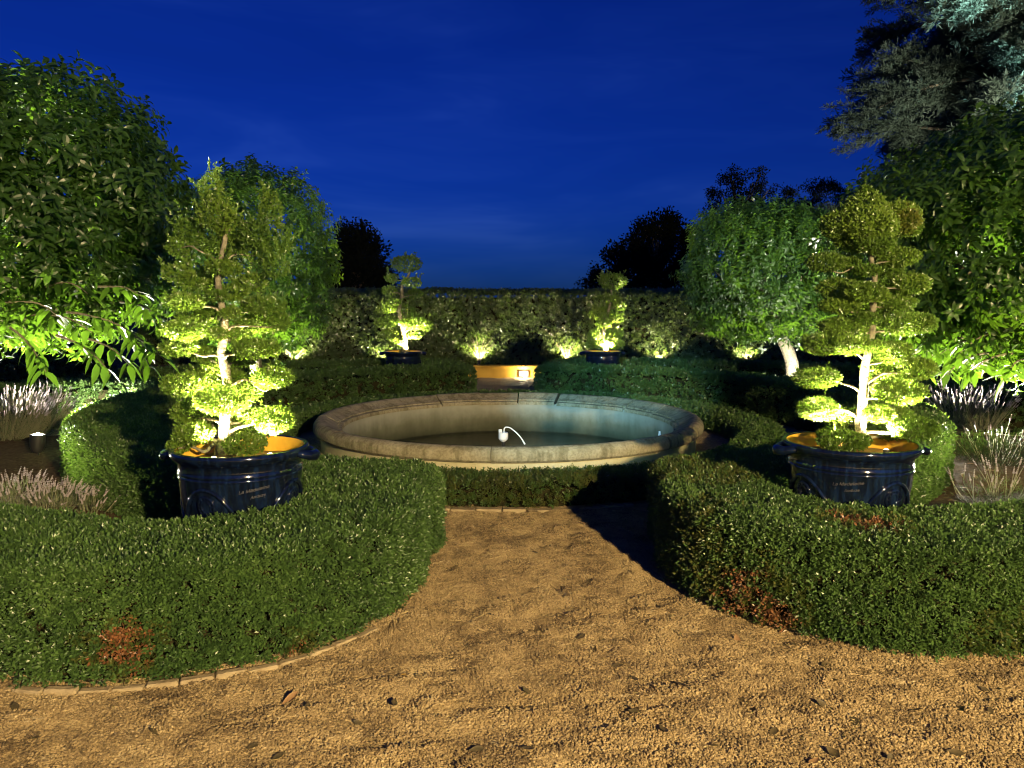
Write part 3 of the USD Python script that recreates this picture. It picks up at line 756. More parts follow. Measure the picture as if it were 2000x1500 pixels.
def topiary(loc, Y, label, trunk, pads, r0, r1, leaf, seed, dens, shoots=0.0, gold=(), fz=0.76, plume=False, fx_=0.88):
    r = np.random.default_rng(seed)
    base = np.array([loc[0], loc[1], 0.0])
    t = thing('topiary_tree', label, 'tree', (loc[0], loc[1], POT_Z))
    off = np.array([loc[0], loc[1], POT_Z])
    px = F_PX / Y
    tp = spline([at(u, v, Y) - off for u, v in trunk], 26)
    tp[:, 1] += 0.03 * np.sin(np.linspace(0, 7, 26)) * min(1, 4.3 / Y + 0.4)
    tr = r0 + (r1 - r0) * np.linspace(0, 1, 26) ** 0.8
    tr[:3] *= [1.5, 1.25, 1.1]
    part(t, 'trunk', tube(tp, tr * (1 + 0.06 * np.sin(np.arange(26) * 2.3)), 12), M_BARK, True)
    for i, (u, v, a, b, *dy) in enumerate(pads):
        dy = dy[0] if dy else r.uniform(-0.16, 0.16) * 1.0
        c = at(u, v, Y + dy) - off
        rad = np.array([fx_ * a, 0.68 * a + 0.1 * b, fz * b]) * (Y + dy) / F_PX
        area = 4 * np.pi * ((rad[0] * rad[1]) ** 1.6 / 3 + 2 * (rad[0] * rad[2]) ** 1.6 / 3) ** (1 / 1.6)
        n = int(dens * (0.72 if plume and v < 560 else 1.0) * area / (leaf[0] * leaf[1] * 0.5))
        ms = [leaf_cloud(c, rad, n, leaf[0], leaf[1], r, seed=seed + i)]
        if shoots:
            k = max(3, int(shoots * rad[0] * (170 if plume and v < 560 else 90)))
            for _ in range(k):
                d = r.normal(size=3) * [1, 1, 0.8] + [0, 0, 0.75]
                d /= np.linalg.norm(d)
                p0 = c + d * rad * 0.85
                m = 16
                dirs = d * 0.6 + [0, 0, 0.6]
                dirs /= np.linalg.norm(dirs)
                big = plume and v < 560
                if big:
                    m = 26
                ln_ = leaf[0] * (r.uniform(3.0, 6.0) if big else r.uniform(2.0, 4.2))
                tt = r.uniform(0, 1, m)
                cc = p0 + dirs * (tt * ln_)[:, None] + r.normal(size=(m, 3)) * leaf[0] * (0.35 * (1 - tt[:, None]) if big else 0.12)
                dd = dirs * 0.7 + r.normal(size=(m, 3)) * 0.6
                dd /= np.linalg.norm(dd, axis=1, keepdims=True)
                for q in range(m):
                    ms.append(leaf_quad(cc[q], dd[q], r.normal(size=3) + [0, 0, 0.5], leaf[0] * 0.9, leaf[1] * 0.9))
        part(t, 'foliage_pad', cat_meshes(ms), M_ILEX_GOLD if i in gold else M_ILEX)
        # the branch that carries the pad: leaves the trunk lower down, arches out and ends inside the foliage
        if plume and v < 600 and i % 3:
            continue
        if not plume and v < 620 and i % 2 and Y < 8:
            continue
        dx = np.linalg.norm(c[:2] - np.interp(c[2], tp[:, 2], tp[:, 0]) * np.array([1, 0]))
        zt = c[2] - rad[2] * 0.55 - 0.22 * dx
        j = min(max(int(np.argmin(np.abs(tp[:, 2] - zt))), 1), 24)
        s0 = tp[j]
        e0 = c + np.array([0, 0, -rad[2] * 0.35])
        if np.linalg.norm((e0 - s0)[:2]) > 0.3 * rad[0]:
            dv = e0 - s0
            ln = np.linalg.norm(dv)
            wob = r.normal(size=(2, 3)) * 0.06 * ln
            bp = spline([s0, s0 + dv * 0.18 + np.array([0, 0, 0.10 * ln]), s0 + dv * 0.45 + np.array([0, 0, 0.10 * ln]) + wob[0], s0 + dv * 0.75 + wob[1], e0], 16)
            part(t, 'branch', tube(bp, np.linspace(max(tr[j] * 0.34, 0.006), max(tr[j] * 0.12, 0.003), 16), 7), M_BARK, True)
    return t


YL, YR, YF = PL[1], PR[1], PFL[1]
topiary(PL, YL, 'shaggy cloud pruned tree with tall ragged crown in the left front pot',
        [(437, 893), (437, 800), (440, 740), (432, 690), (442, 640), (437, 600), (429, 545), (434, 500), (440, 460), (436, 420)],
        [(412, 372, 24, 42, 0.0), (420, 420, 42, 38, -0.05), (370, 450, 32, 30, 0.08), (348, 484, 26, 22, 0.05), (455, 452, 38, 32, 0.06), (500, 456, 34, 30, -0.04), (530, 412, 22, 46, 0.0), (554, 468, 18, 34, 0.05), (430, 482, 52, 20, 0.1), (510, 494, 40, 22, 0.05),
         (345, 535, 30, 20, 0.05), (385, 552, 44, 24, 0.1), (360, 590, 44, 20, -0.1), (492, 552, 36, 22, 0.12), (540, 520, 28, 28, 0.0), (515, 596, 50, 22, -0.05),
         (390, 612, 52, 24, 0.12), (362, 645, 52, 27, -0.05), (505, 632, 52, 24, 0.12), (545, 628, 24, 20, 0.0),
         (350, 678, 42, 24, 0.0), (402, 692, 36, 20, 0.14), (500, 682, 56, 24, -0.12), (470, 700, 38, 20, 0.16),
         (360, 752, 50, 30, 0.0), (405, 742, 42, 30, 0.12), (533, 738, 48, 26, 0.02), (478, 762, 42, 26, 0.1), (437, 782, 62, 36, -0.22),
         (368, 806, 38, 28, 0.08), (395, 822, 40, 24, 0.16), (535, 820, 48, 34, 0.0), (492, 815, 38, 22, 0.14), (378, 848, 46, 26, -0.05), (348, 872, 26, 18, -0.06), (478, 868, 50, 24, -0.24), (470, 842, 30, 15, 0.1), (414, 560, 24, 18, 0.06), (457, 572, 26, 18, 0.07), (412, 618, 24, 16, 0.05), (462, 655, 26, 18, 0.06), (417, 720, 28, 16, 0.08), (462, 738, 26, 16, 0.1), (440, 525, 40, 16, 0.1), (428, 522, 30, 16, -0.09), (422, 578, 24, 12, -0.09), (450, 612, 24, 12, -0.09), (425, 652, 24, 13, -0.1)],
        0.037, 0.011, (0.020, 0.0115), 31, 1.9, shoots=0.9, fz=0.70, plume=True, fx_=0.78)
topiary(PR, YR, 'neatly layered cloud pruned tree with domed top in the right front pot',
        [(1680, 872), (1683, 830), (1690, 770), (1692, 715), (1700, 650), (1701, 590), (1705, 540), (1700, 490), (1704, 455)],
        [(1690, 405, 42, 34, 0.0), (1650, 440, 48, 38, 0.05), (1700, 440, 56, 44, -0.06), (1752, 428, 48, 40, 0.03), (1768, 432, 30, 27, -0.04), (1690, 472, 62, 22, 0.06), (1777, 440, 26, 26, 0.0), (1690, 376, 14, 14, 0.0),
         (1612, 512, 40, 20, -0.05), (1655, 515, 28, 14, 0.03), (1752, 502, 48, 20, 0.05), (1735, 530, 34, 14, 0.1),
         (1640, 562, 48, 20, 0.04), (1688, 568, 42, 19, -0.14), (1777, 555, 42, 24, 0.0), (1738, 548, 30, 16, 0.08),
         (1640, 597, 44, 17, -0.02), (1680, 590, 28, 16, 0.14), (1745, 592, 46, 18, 0.06), (1700, 612, 40, 16, 0.16),
         (1646, 640, 50, 22, 0.0), (1770, 632, 62, 26, -0.02), (1725, 618, 34, 18, 0.16), (1690, 645, 36, 18, 0.16),
         (1612, 672, 50, 24, -0.02), (1660, 674, 42, 22, -0.16), (1740, 690, 44, 28, 0.1), (1712, 718, 32, 20, 0.16),
         (1597, 738, 50, 23, 0.0), (1790, 722, 42, 24, 0.06), (1745, 738, 46, 18, 0.14), (1757, 766, 56, 27, -0.16),
         (1598, 798, 44, 26, 0.0), (1640, 815, 34, 22, 0.1), (1670, 818, 22, 24, 0.16), (1715, 808, 32, 20, -0.16), (1752, 808, 34, 14, 0.14), (1785, 836, 52, 27, -0.08), (1640, 848, 46, 14, 0.08), (1648, 862, 56, 20, -0.22), (1738, 848, 26, 12, 0.1), (1708, 478, 40, 20, -0.09), (1694, 528, 26, 12, -0.08), (1712, 578, 28, 12, -0.08), (1694, 622, 28, 13, -0.09), (1708, 676, 28, 13, -0.08)],
        0.035, 0.011, (0.018, 0.0105), 32, 2.0, shoots=0.22, gold=(4,), fz=0.78, fx_=0.86)
z7 = lambda x, y: (700 + x / 5.77, 480 + y / 5.77)
z8 = lambda x, y: (1110 + x / 6.52, 510 + y / 6.52)
topiary(PFL, YF, 'small cloud pruned tree with mushroom shaped top in the far left pot',
        [z7(*p) for p in [(530, 1195), (512, 1030), (485, 880), (465, 780), (466, 660), (492, 560), (495, 440), (545, 370), (580, 280), (575, 230)]],
        [(*z7(540, 205), 27, 15), (*z7(375, 365), 12, 7), (*z7(600, 415), 17, 8.5), (*z7(352, 515), 13, 9.5), (*z7(640, 545), 12, 9), (*z7(400, 635), 13, 5.5), (*z7(310, 715), 18, 7), (*z7(560, 740), 13, 7), (*z7(480, 690), 9, 6),
         (*z7(330, 860), 24, 9.5), (*z7(640, 880), 27, 11), (*z7(760, 900), 12, 9), (*z7(370, 1000), 18, 9), (*z7(640, 1015), 13, 5), (*z7(430, 1095), 13, 6), (*z7(560, 860), 12, 8)],
        0.055, 0.016, (0.042, 0.026), 33, 1.3, shoots=0.35, fz=0.95, fx_=1.02)
topiary(PFR, YF, 'small slim cloud pruned tree with lumpy tiers in the far right pot',
        [z8(*p) for p in [(470, 1140), (462, 1000), (452, 900), (470, 790), (505, 650), (530, 540), (545, 400), (560, 280)]],
        [(*z8(565, 260), 21, 13), (*z8(460, 270), 7, 6), (*z8(500, 480), 12, 6), (*z8(600, 500), 9, 8), (*z8(660, 575), 10, 5.5), (*z8(560, 545), 9, 5), (*z8(370, 680), 13, 9), (*z8(580, 730), 16, 8), (*z8(470, 640), 9, 6), (*z8(450, 800), 12, 6),
         (*z8(370, 925), 13, 7), (*z8(580, 930), 15, 7), (*z8(290, 1055), 9, 6.5), (*z8(420, 1035), 15, 9), (*z8(560, 1050), 15, 9), (*z8(640, 1065), 8, 7)],
        0.042, 0.016, (0.042, 0.026), 34, 1.3, shoots=0.5, fz=1.1, fx_=1.2)


# ------------------------------------------------------------------ laurel standards
def long_leaf(base, d, ln, wd, droop, r, k=4, cup=0.2):
    """A long leaf that arches down: k strips either side of the rib."""
    d = d / np.linalg.norm(d)
    side = np.cross(d, [0, 0, 1.0]) + r.normal(size=3) * 0.15
    side /= np.linalg.norm(side) + 1e-9
    t = np.linspace(0, 1, k + 1)
    rib = base + d * (t * ln)[:, None] + np.outer(-(t ** 2) * droop * ln, [0, 0, 1.0])
    w = wd / 2 * np.sin(np.pi * np.clip(t, 0.02, 1) ** 0.8) ** 0.8
    w[0], w[-1] = wd * 0.03, wd * 0.01
    up = np.cross(side, d)
    a = rib + side * w[:, None] + up * (w * cup)[:, None]
    b = rib - side * w[:, None] + up * (w * cup)[:, None]
    v = np.vstack([a, rib, b])
    n = k + 1
    f = []
    for i in range(k):
        for o in (0, n):
            f += [[o + i, o + i + 1, o + n + i + 1], [o + i, o + n + i + 1, o + n + i]]
    return v, np.array(f)


def laurel_sprig(seed, ln=0.098, wd=0.032, n=10, stem=0.12):
    r = np.random.default_rng(seed)
    ms = []
    for i in range(n):
        t = (i + 0.6) / n
        a = i * 2.4 + r.uniform(-0.3, 0.3)
        el = -0.15 + 0.95 * t + r.normal() * 0.15
        d = np.array([math.cos(a) * math.cos(el), math.sin(a) * math.cos(el), math.sin(el)])
        ms.append(long_leaf(np.array([0, 0, stem * t]), d, ln * r.uniform(0.75, 1.15), wd * r.uniform(0.85, 1.15), r.uniform(0.25, 0.65), r))
    return cat_meshes(ms)


LAUREL = [laurel_sprig(s) for s in range(5)]


def laurel_tree(base, c, rad, label, n, seed, trunk_r=0.085, lo_leaves=0, leaf_px=None, sc=1.0, branches=5):
    r = np.random.default_rng(seed)
    t = thing('laurel_tree', label, 'tree', (base[0], base[1], 0.05))
    off = np.array([base[0], base[1], 0.05])
    c = np.asarray(c) - off
    tp = spline([(0, 0, 0), (0.02, 0.01, 0.5), (c[0] * 0.5, c[1] * 0.5, c[2] - rad[2] * 0.75), (c[0], c[1], c[2])], 14)
    part(t, 'trunk', tube(tp, np.concatenate([[trunk_r * 1.35], np.linspace(trunk_r * 1.05, trunk_r * 0.7, 13)]), 12), M_BARK, True)
    for k in range(branches):
        a = k * 2 * np.pi / branches + r.uniform(-0.3, 0.3)
        s0 = tp[7 + k % 4]
        e0 = c + np.array([math.cos(a) * rad[0] * 0.8, math.sin(a) * rad[1] * 0.8, rad[2] * r.uniform(-0.55, 0.25)])
        part(t, 'branch', tube(spline([s0, (s0 + e0) / 2 + [0.03, -0.02, -0.10], e0], 9), np.linspace(0.030, 0.008, 9), 7), M_BARK, True)
    # crown: bumps of sprigs, boxier than a ball
    d = r.normal(size=(n, 3))
    d /= np.linalg.norm(d, axis=1, keepdims=True)
    box_ = (np.abs(d) ** 3.0).sum(1) ** (-1 / 3.0)
    k = box_ ** 0.8 * (1 + 0.22 * (meshkit.fbm(d * 3 + seed, 3, seed) - 0.5) * 2)
    shell = 0.62 + 0.40 * r.uniform(0, 1, n) ** 0.55 + 0.07 * (r.uniform(0, 1, n) < 0.06)
    p = c + d * (k * shell)[:, None] * rad
    gap = meshkit.noise(p * 3.2, seed + 9) + 0.35 * r.uniform(size=n)
    p, d = p[gap > 0.44], d[gap > 0.44]
    ax = d * [0.75, 0.75, 0.5] + [0, 0, 0.55] + r.normal(size=p.shape) * 0.28
    scatter(t, 'crown', LAUREL, M_LAUREL, p, frame_to(ax, r), sc * r.uniform(0.75, 1.2, len(p)), seed=seed)
    if lo_leaves:  # the low sprays whose leaves show one by one
        k = 0
        for (bx, by, bz, ex, ey, ez) in leaf_px:
            s0, e0 = np.array([bx, by, bz]) - off, np.array([ex, ey, ez]) - off
            q = spline([s0, (s0 + e0) / 2 + [0, 0, 0.05], e0], 9)
            part(t, 'twig', tube(q, np.linspace(0.010, 0.003, 9), 6), M_BARK, True)
            m = lo_leaves
            for i in range(m):
                tt = 0.25 + 0.75 * (i + r.uniform(0, 1)) / m
                b = q[0] + (q[-1] - q[0]) * tt
                j = min(int(tt * 8), 7)
                b = q[j] + (q[j + 1] - q[j]) * (tt * 8 - j)
                a = r.uniform(0, 2 * np.pi)
                ddir = (q[-1] - q[0]) / np.linalg.norm(q[-1] - q[0]) * 0.55 + np.array([math.cos(a), math.sin(a), r.uniform(-0.75, 0.15)])
                part(t, 'leaf', long_leaf(b, ddir, r.uniform(0.10, 0.155), r.uniform(0.045, 0.062), r.uniform(0.2, 0.6), r, 4), M_LAUREL, True)
                k += 1
    return t


lt = np.array([-4.15, 6.15])
sprays = []
r = np.random.default_rng(90)
for (u, v, dx, dz, Y) in [(60, 615, 0.5, -0.12, 5.6), (130, 610, 0.55, -0.2, 5.5), (110, 655, 0.4, -0.25, 5.3), (20, 640, 0.3, -0.3, 5.3), (200, 635, 0.45, -0.25, 5.6), (235, 590, 0.4, -0.15, 5.7),
                          (180, 560, 0.4, -0.1, 5.6), (10, 590, 0.35, -0.1, 5.4), (160, 660, 0.4, -0.2, 5.6), (240, 645, 0.3, -0.25, 5.8), (90, 560, 0.4, -0.05, 5.5)]:
    p = at(u, v, Y)
    sprays.append((*p, p[0] + dx, p[1] + r.uniform(-0.25, 0.05), p[2] + dz))
laurel_tree((-4.75, 6.3), (lt[0], lt[1], 2.28), (1.46, 1.4, 0.96), 'large round headed laurel tree at left edge, its low leafy branch lit bright green', 5800, 41, 0.1, 13, sprays)
lr = np.array([4.2, 6.1])
sprays = []
for (u, v, dx, dz, Y) in [(1960, 660, -0.45, -0.12, 5.6), (1900, 640, -0.4, -0.12, 5.7), (1985, 690, -0.35, -0.15, 5.4), (1930, 690, -0.3, -0.15, 5.5), (1850, 610, -0.35, -0.1, 5.9), (1990, 620, -0.4, -0.1, 5.5),
                          (2010, 700, -0.3, -0.12, 5.3), (1920, 600, -0.4, -0.05, 5.7), (1975, 640, -0.5, -0.2, 5.5), (1880, 660, -0.35, -0.1, 5.8)]:
    p = at(u, v, Y)
    sprays.append((*p, p[0] + dx, p[1] + r.uniform(-0.25, 0.05), p[2] + dz))
laurel_tree((4.8, 6.3), (lr[0], lr[1], 2.0), (1.42, 1.4, 0.92), 'large round headed laurel tree at right edge, lit lime green along its lower leaves', 5800, 42, 0.1, 13, sprays)
lfl, lfr = at(497, 730, 12.0)[:2], at(1545, 735, 12.0)[:2]
laurel_tree(lfl, (*at(497, 500, 12.0)[:2], 2.22), (1.14, 1.1, 1.30), 'darker laurel standard behind the shaggy left topiary', 2900, 43, 0.09)
laurel_tree(lfr, (*at(1484, 540, 12.0)[:2], 2.02), (1.06, 1.06, 0.98), 'laurel standard with bare pale trunk left of the layered topiary', 3400, 44, 0.105)

# ------------------------------------------------------------------ tall hedges round the garden
def wide_sprig(seed, ln=0.058, wd=0.028, n=10):
    r = np.random.default_rng(seed)
    ms = []
    for i in range(n):
        a, el = i * 2.4 + r.uniform(-0.4, 0.4), r.uniform(-0.2, 1.0)
        d = np.array([math.cos(a) * math.cos(el), math.sin(a) * math.cos(el), math.sin(el)])
        ms.append(long_leaf(np.array([0, 0, 0.09 * i / n]), d, ln * r.uniform(0.7, 1.2), wd * r.uniform(0.8, 1.2), r.uniform(0.1, 0.5), r, 2))
    return cat_meshes(ms)


WIDE = [wide_sprig(s) for s in range(4)]


def tall_hedge(label, poly, z0, h, dens, seed):
    r = np.random.default_rng(seed)
    t = thing('tall_hedge', label, 'hedge')
    cm = trimesh.creation.extrude_polygon(poly.buffer(-0.1), h - 0.1, engine='earcut')
    part(t, 'inner_branches', (np.array(cm.vertices) + [0, 0, z0], np.array(cm.faces)), M_CORE)
    P, N = hedge_points(poly, h, lambda q: float(dens) if q is None else np.full(len(q), float(dens)), r, 0.05)
    P = P + N * (0.05 * clumps(P, seed, 2.5) * 2)[:, None]
    P[:, 2] += z0
    keep = ~((N[:, 1] > 0.5) & (P[:, 1] > 15))
    P, N = P[keep], N[keep]
    scatter(t, 'foliage', WIDE, M_TALL, P, frame_to(N + [0, 0, 0.25] + r.normal(size=N.shape) * 0.5, r), r.uniform(0.75, 1.25, len(P)), seed=seed)


tall_hedge('tall clipped evergreen hedge across the back behind the ochre wall', sg.box(-8.2, 17.45, 8.6, 18.4), 0.2, 1.60, 560, 51)
tall_hedge('tall dark hedge along the left side in deep shadow', sg.box(-9.6, 8.5, -8.7, 17.4), 0.0, 1.25, 160, 52)
tall_hedge('tall dark hedge along the right side in deep shadow', sg.box(8.7, 8.5, 9.6, 17.4), 0.0, 1.25, 160, 53)

# ------------------------------------------------------------------ ochre wall with its light, raised soil behind
wy = 16.75
wl = thing('ochre_wall', 'low ochre rendered retaining wall with moulded coping below the tall hedge', 'wall', (-0.2, wy, 0))
v, f = box(7.0, 0.18, 0.27, (0, 0.09, 0.085))
part(wl, 'wall_face', (v, f), M_YELLOW)
for i, (x0, x1) in enumerate(((-3.5, -1.75), (-1.75, -0.06), (-0.06, 1.75), (1.75, 3.5))):
    v1 = box(x1 - x0 - 0.006, 0.225, 0.036, ((x0 + x1) / 2, 0.085, 0.24), 0.006)
    v2 = box(x1 - x0 - 0.006, 0.20, 0.016, ((x0 + x1) / 2, 0.085, 0.212), 0.003)
    part(wl, 'coping_stone', cat_meshes([v1, v2]), M_YELLOW)
v, f = grid_sheet(-8.0, 8.3, wy + 0.16, 17.5, 0.08, lambda x, y: 0.2 + 0.04 * meshkit.fbm(np.stack([x * 5, y * 5, x * 0], -1), 3, 8), lambda p: np.ones(len(p), bool))
top('soil_bed', (v, f), M_SOIL, kind='structure', smooth=True)
bp = at(1023, 730, wy)
bk = thing('brick_light', 'glowing rectangular step light set in the ochre wall', 'lamp', (bp[0], wy - 0.004, bp[2]))
fr = cat_meshes([box(0.215, 0.03, 0.014, (0, 0, 0.058)), box(0.215, 0.03, 0.014, (0, 0, -0.058)), box(0.014, 0.03, 0.102, (-0.1005, 0, 0)), box(0.014, 0.03, 0.102, (0.1005, 0, 0))])
part(bk, 'frame', fr, M_BLACK)
part(bk, 'glass', box(0.185, 0.01, 0.10, (0, 0.004, 0)), M_BULKHEAD)


def spot(parent, pos, aim, power, col, cone, soft=0.35, radius=0.03):
    l = UsdLux.SphereLight.Define(stage, f'{parent}/lamp_light')
    d = np.asarray(aim, float) - np.asarray(pos, float)
    d /= np.linalg.norm(d)
    z = -d
    x = np.cross([0.01, 0.02, 1.0], z)
    x /= np.linalg.norm(x)
    y = np.cross(z, x)
    m = np.eye(4)
    m[0, :3], m[1, :3], m[2, :3], m[3, :3] = x, y, z, pos
    l.AddTransformOp().Set(Gf.Matrix4d(m.tolist()))
    l.CreateIntensityAttr(power)
    l.CreateRadiusAttr(radius)
    l.CreateNormalizeAttr(True)
    l.CreateColorAttr(Gf.Vec3f(*col))
    if cone < 180:
        s = UsdLux.ShapingAPI.Apply(l.GetPrim())
        s.CreateShapingConeAngleAttr(float(cone))
        s.CreateShapingConeSoftnessAttr(float(soft))


spot(bk, (0, -0.06, 0.0), (0, -0.5, -0.42), P_BRICK, (1.0, 0.8, 0.45), 180, 0.6, 0.02)
pv = on(1051, 753, 0.02)
top('paving_slab', box(0.30, 0.42, 0.05, (pv[0] - 0.02, pv[1] + 0.1, 0.005), 0.008), M_KERB, 'pale square paving slab on the gravel beside the ochre wall', 'paving slab')

# ------------------------------------------------------------------ shrubs lit at the foot of the tall hedge
def shrub(loc, rad, h, seed, label, n=60):
    r = np.random.default_rng(seed)
    t = thing('wall_shrub', label, 'shrub', loc)
    ms = []
    for k in range(9):
        a, l = r.uniform(0, 6.28), r.uniform(0.5, 1.0)
        e = np.array([math.cos(a) * rad * l * 0.8, math.sin(a) * rad * l * 0.4, h * r.uniform(0.6, 1.0)])
        ms.append(tube(spline([(0, 0, 0), e * [0.3, 0.3, 0.5], e], 7), np.linspace(0.011, 0.004, 7), 5))
    part(t, 'stems', cat_meshes(ms), M_BARK, True, kind='stuff')
    ang, q = r.uniform(0, 6.28, n), np.sqrt(r.uniform(0, 1, n))
    z = h * r.uniform(0.02, 1.0, n) ** 0.9
    w = rad * (0.55 + 0.45 * np.sin(np.pi * np.clip(z / h, 0, 1)))
    p = np.column_stack([np.cos(ang) * q * w, np.sin(ang) * q * w * 0.5, z])
    scatter(t, 'foliage', WIDE, M_SHRUB, p, frame_to(np.column_stack([p[:, :2] * 1.5, np.full(n, 0.5)]) + r.normal(size=(n, 3)) * 0.4, r), r.uniform(0.6, 1.0, n), seed=seed)


def uplight(loc, aim, power, col, cone, label, lens, group=None, name='spike_uplight', soft=0.4, rad=0.028, size=1.0):
    t = thing(name, label, 'lamp', loc, 0, group)
    d = np.asarray(aim, float) - np.asarray(loc, float)
    d /= np.linalg.norm(d)
    R = frame_to(d[None], np.random.default_rng(1)).as_matrix()[0]
    c = np.array([0, 0, 0.075 * size])
    v, f = lathe([(0.001, -0.06), (0.022, -0.058), (0.034, -0.03), (0.036, 0.03), (0.033, 0.032), (0.030, 0.02)], 18)
    part(t, 'housing', (v * size @ R.T + c, f), M_BLACK, 35)
    v, f = lathe([(0.030, 0.018), (0.027, 0.029), (0.017, 0.037), (0.001, 0.040)], 18)
    part(t, 'lens', (v * size @ R.T + c, f), lens, True)
    part(t, 'spike', tube([(0, 0, -0.06), c * 0.6], [0.004, 0.008], 8), M_BLACK, True)
    spot(t, c + d * (0.042 * size + rad + 0.003), c + d * 2, power, col, cone, soft, rad)


for (u, rad, h, sd, lb, n) in [(935, 0.42, 0.72, 61, 'lit shrub with reddish leaves above the left part of the ochre wall', 95), (1108, 0.40, 0.62, 62, 'lit shrub with yellow green leaves just left of the far right pot', 85),
                               (1290, 0.40, 0.35, 63, 'low lit shrub under the tall hedge right of the far right pot', 60), (1462, 0.40, 0.42, 64, 'lit shrub under the tall hedge beside the pale laurel trunk', 70),
                               (742, 0.36, 0.42, 65, 'lit shrub under the tall hedge just left of the far left pot', 65), (572, 0.42, 0.48, 66, 'lit shrub under the tall hedge right of the shaggy topiary', 75)]:
    x = at(u, 700, 17.2)[0]
    shrub((x, 17.28, 0.2), rad, h, sd, lb, n)
for (u, lb, k) in [(935, 'small uplight glowing below the reddish shrub on the ochre wall', 1.0), (1108, 'small uplight glowing below the yellow green shrub left of the far right pot', 1.0), (1290, 'small uplight glowing below the tall hedge right of the far right pot', 0.9),
                   (1462, 'small uplight glowing below the tall hedge beside the pale laurel trunk', 0.8), (742, 'small uplight glowing below the tall hedge left of the far left pot', 0.6), (572, 'small uplight glowing below the tall hedge right of the shaggy topiary', 1.0)]:
    x = at(u, 705, 17.0)[0]
    uplight((x, 17.0, 0.22), (x + 0.02, 17.55, 1.25), P_SHRUB * k, (1.0, 0.82, 0.52), 62, lb, M_LENS_WARM)

# ------------------------------------------------------------------ lavender
def lavender(loc, rad, h, n, seed, label, lean=(0, 0), flower=1.0, leafy=1.0):
    r = np.random.default_rng(seed)
    t = thing('lavender', label, 'plant', loc)
    st, fl = [], []
    for k in range(n):
        a, q = r.uniform(0, 6.28), math.sqrt(r.uniform())
        b = np.array([math.cos(a) * q * rad * 0.5, math.sin(a) * q * rad * 0.5, 0.02])
        hh = h * r.uniform(0.7, 1.08) * (1 - 0.25 * q)
        d = np.array([math.cos(a) * q * 0.75 + lean[0], math.sin(a) * q * 0.75 + lean[1], 1.0]) + r.normal(size=3) * [0.1, 0.1, 0]
        d /= np.linalg.norm(d)
        e = b + d * hh
        m = (b + e) / 2 + r.normal(size=3) * 0.015
        st.append(tube(np.array([b, m, e]), [0.0028, 0.0022, 0.0018], 3, cap=False))
        if r.uniform() < flower:
            dd = (e - m) / np.linalg.norm(e - m)
            for i in range(5):  # whorls of the spike
                s = (0.0085 - 0.001 * i) * r.uniform(0.8, 1.2)
                v = oct_.vertices * [s, s, s * 0.9] + e + dd * (0.013 * i)
                fl.append((v, oct_.faces))
    part(t, 'stems', cat_meshes(st), M_LAV_STEM, True, kind='stuff')
    if fl:
        part(t, 'flower_spikes', cat_meshes(fl), M_LAV_FLOWER, kind='stuff')
    k = int(900 * leafy * (rad / 0.35) ** 2)
    v, f = leaf_cloud((0, 0, h * 0.28), (rad * 0.95, rad * 0.95, h * 0.42), k, 0.055, 0.005, r, out=0.5, up=0.6, hollow=0.25)
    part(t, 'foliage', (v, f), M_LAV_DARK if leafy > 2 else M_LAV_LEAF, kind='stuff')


def bed(u, v):
    return on(u, v, 0.07)


for (u, v, rad, h, n, sd, lb, ln, fw, lf) in [
        (15, 858, 0.40, 0.60, 170, 71, 'brightly lit whitish lavender at the left edge behind the glaring lamp', (0.2, 0), 1, 1.1),
        (62, 850, 0.34, 0.58, 150, 72, 'brightly lit whitish lavender right behind the glaring lamp', (0.15, 0), 1, 1),
        (100, 838, 0.22, 0.55, 70, 73, 'tall lit lavender against the left curved hedge', (0, 0), 1, 0.8),
        (40, 988, 0.30, 0.24, 75, 74, 'dim purplish lavender at the left edge in front of the glaring lamp', (0.35, 0), 1, 0.9),
        (115, 995, 0.32, 0.20, 80, 75, 'dim purplish lavender before the glaring lamp, sprawling to the right', (0.4, 0), 1, 0.9),
        (190, 1000, 0.26, 0.19, 60, 76, 'dim sprawling lavender nearest the left pot', (0.45, 0.1), 1, 0.8),
        (1862, 838, 0.36, 0.56, 150, 77, 'pale lit lavender behind the right curved hedge', (-0.05, 0), 1, 1),
        (1915, 840, 0.34, 0.56, 110, 78, 'pale greyish lavender right of the lit one behind the right curved hedge', (0, 0), 1, 1),
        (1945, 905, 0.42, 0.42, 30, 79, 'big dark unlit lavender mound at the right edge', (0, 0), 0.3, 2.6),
        (1900, 985, 0.20, 0.30, 10, 80, 'thin lavender with few bare stalks on the soil by the right pot', (-0.2, 0), 1, 0.25),
        (1960, 990, 0.26, 0.36, 22, 81, 'sparse lavender with pale upright stalks at the right edge', (0.1, 0), 1, 0.7)]:
    lavender((*bed(u, v)[:2], 0.06), rad, h, n, sd, lb, ln, fw, lf)

# litter on the right bed
for i, (u, v) in enumerate([(1850, 985), (1870, 950), (1880, 930), (1888, 912), (1895, 962), (1905, 935), (1925, 925)]):
    p = bed(u, v)
    rr_ = np.random.default_rng(300 + i)
    v_, f_ = long_leaf(np.zeros(3), np.array([math.cos(i * 2.1), math.sin(i * 2.1), 0.1]), 0.11, 0.035, 0.25, rr_, 4)
    top('fallen_leaf', (v_ + [p[0], p[1], 0.1], f_), M_LEAF_BRN, f"dry brown leaf, {NTH[i]}{'' if i == 0 else ' from the left'} on the soil beside the right pot", 'leaf', smooth=True, group='dry leaves on the right bed')

# ------------------------------------------------------------------ background trees
def big_leaf_mass(n, size, seed):
    """A clump of leaf-sized faces used for far crowns."""
    r = np.random.default_rng(seed)
    return leaf_cloud((0, 0, 0), (0.34, 0.34, 0.26), n, size, size * 0.55, r, hollow=0.1, bump=0.3, seed=seed)


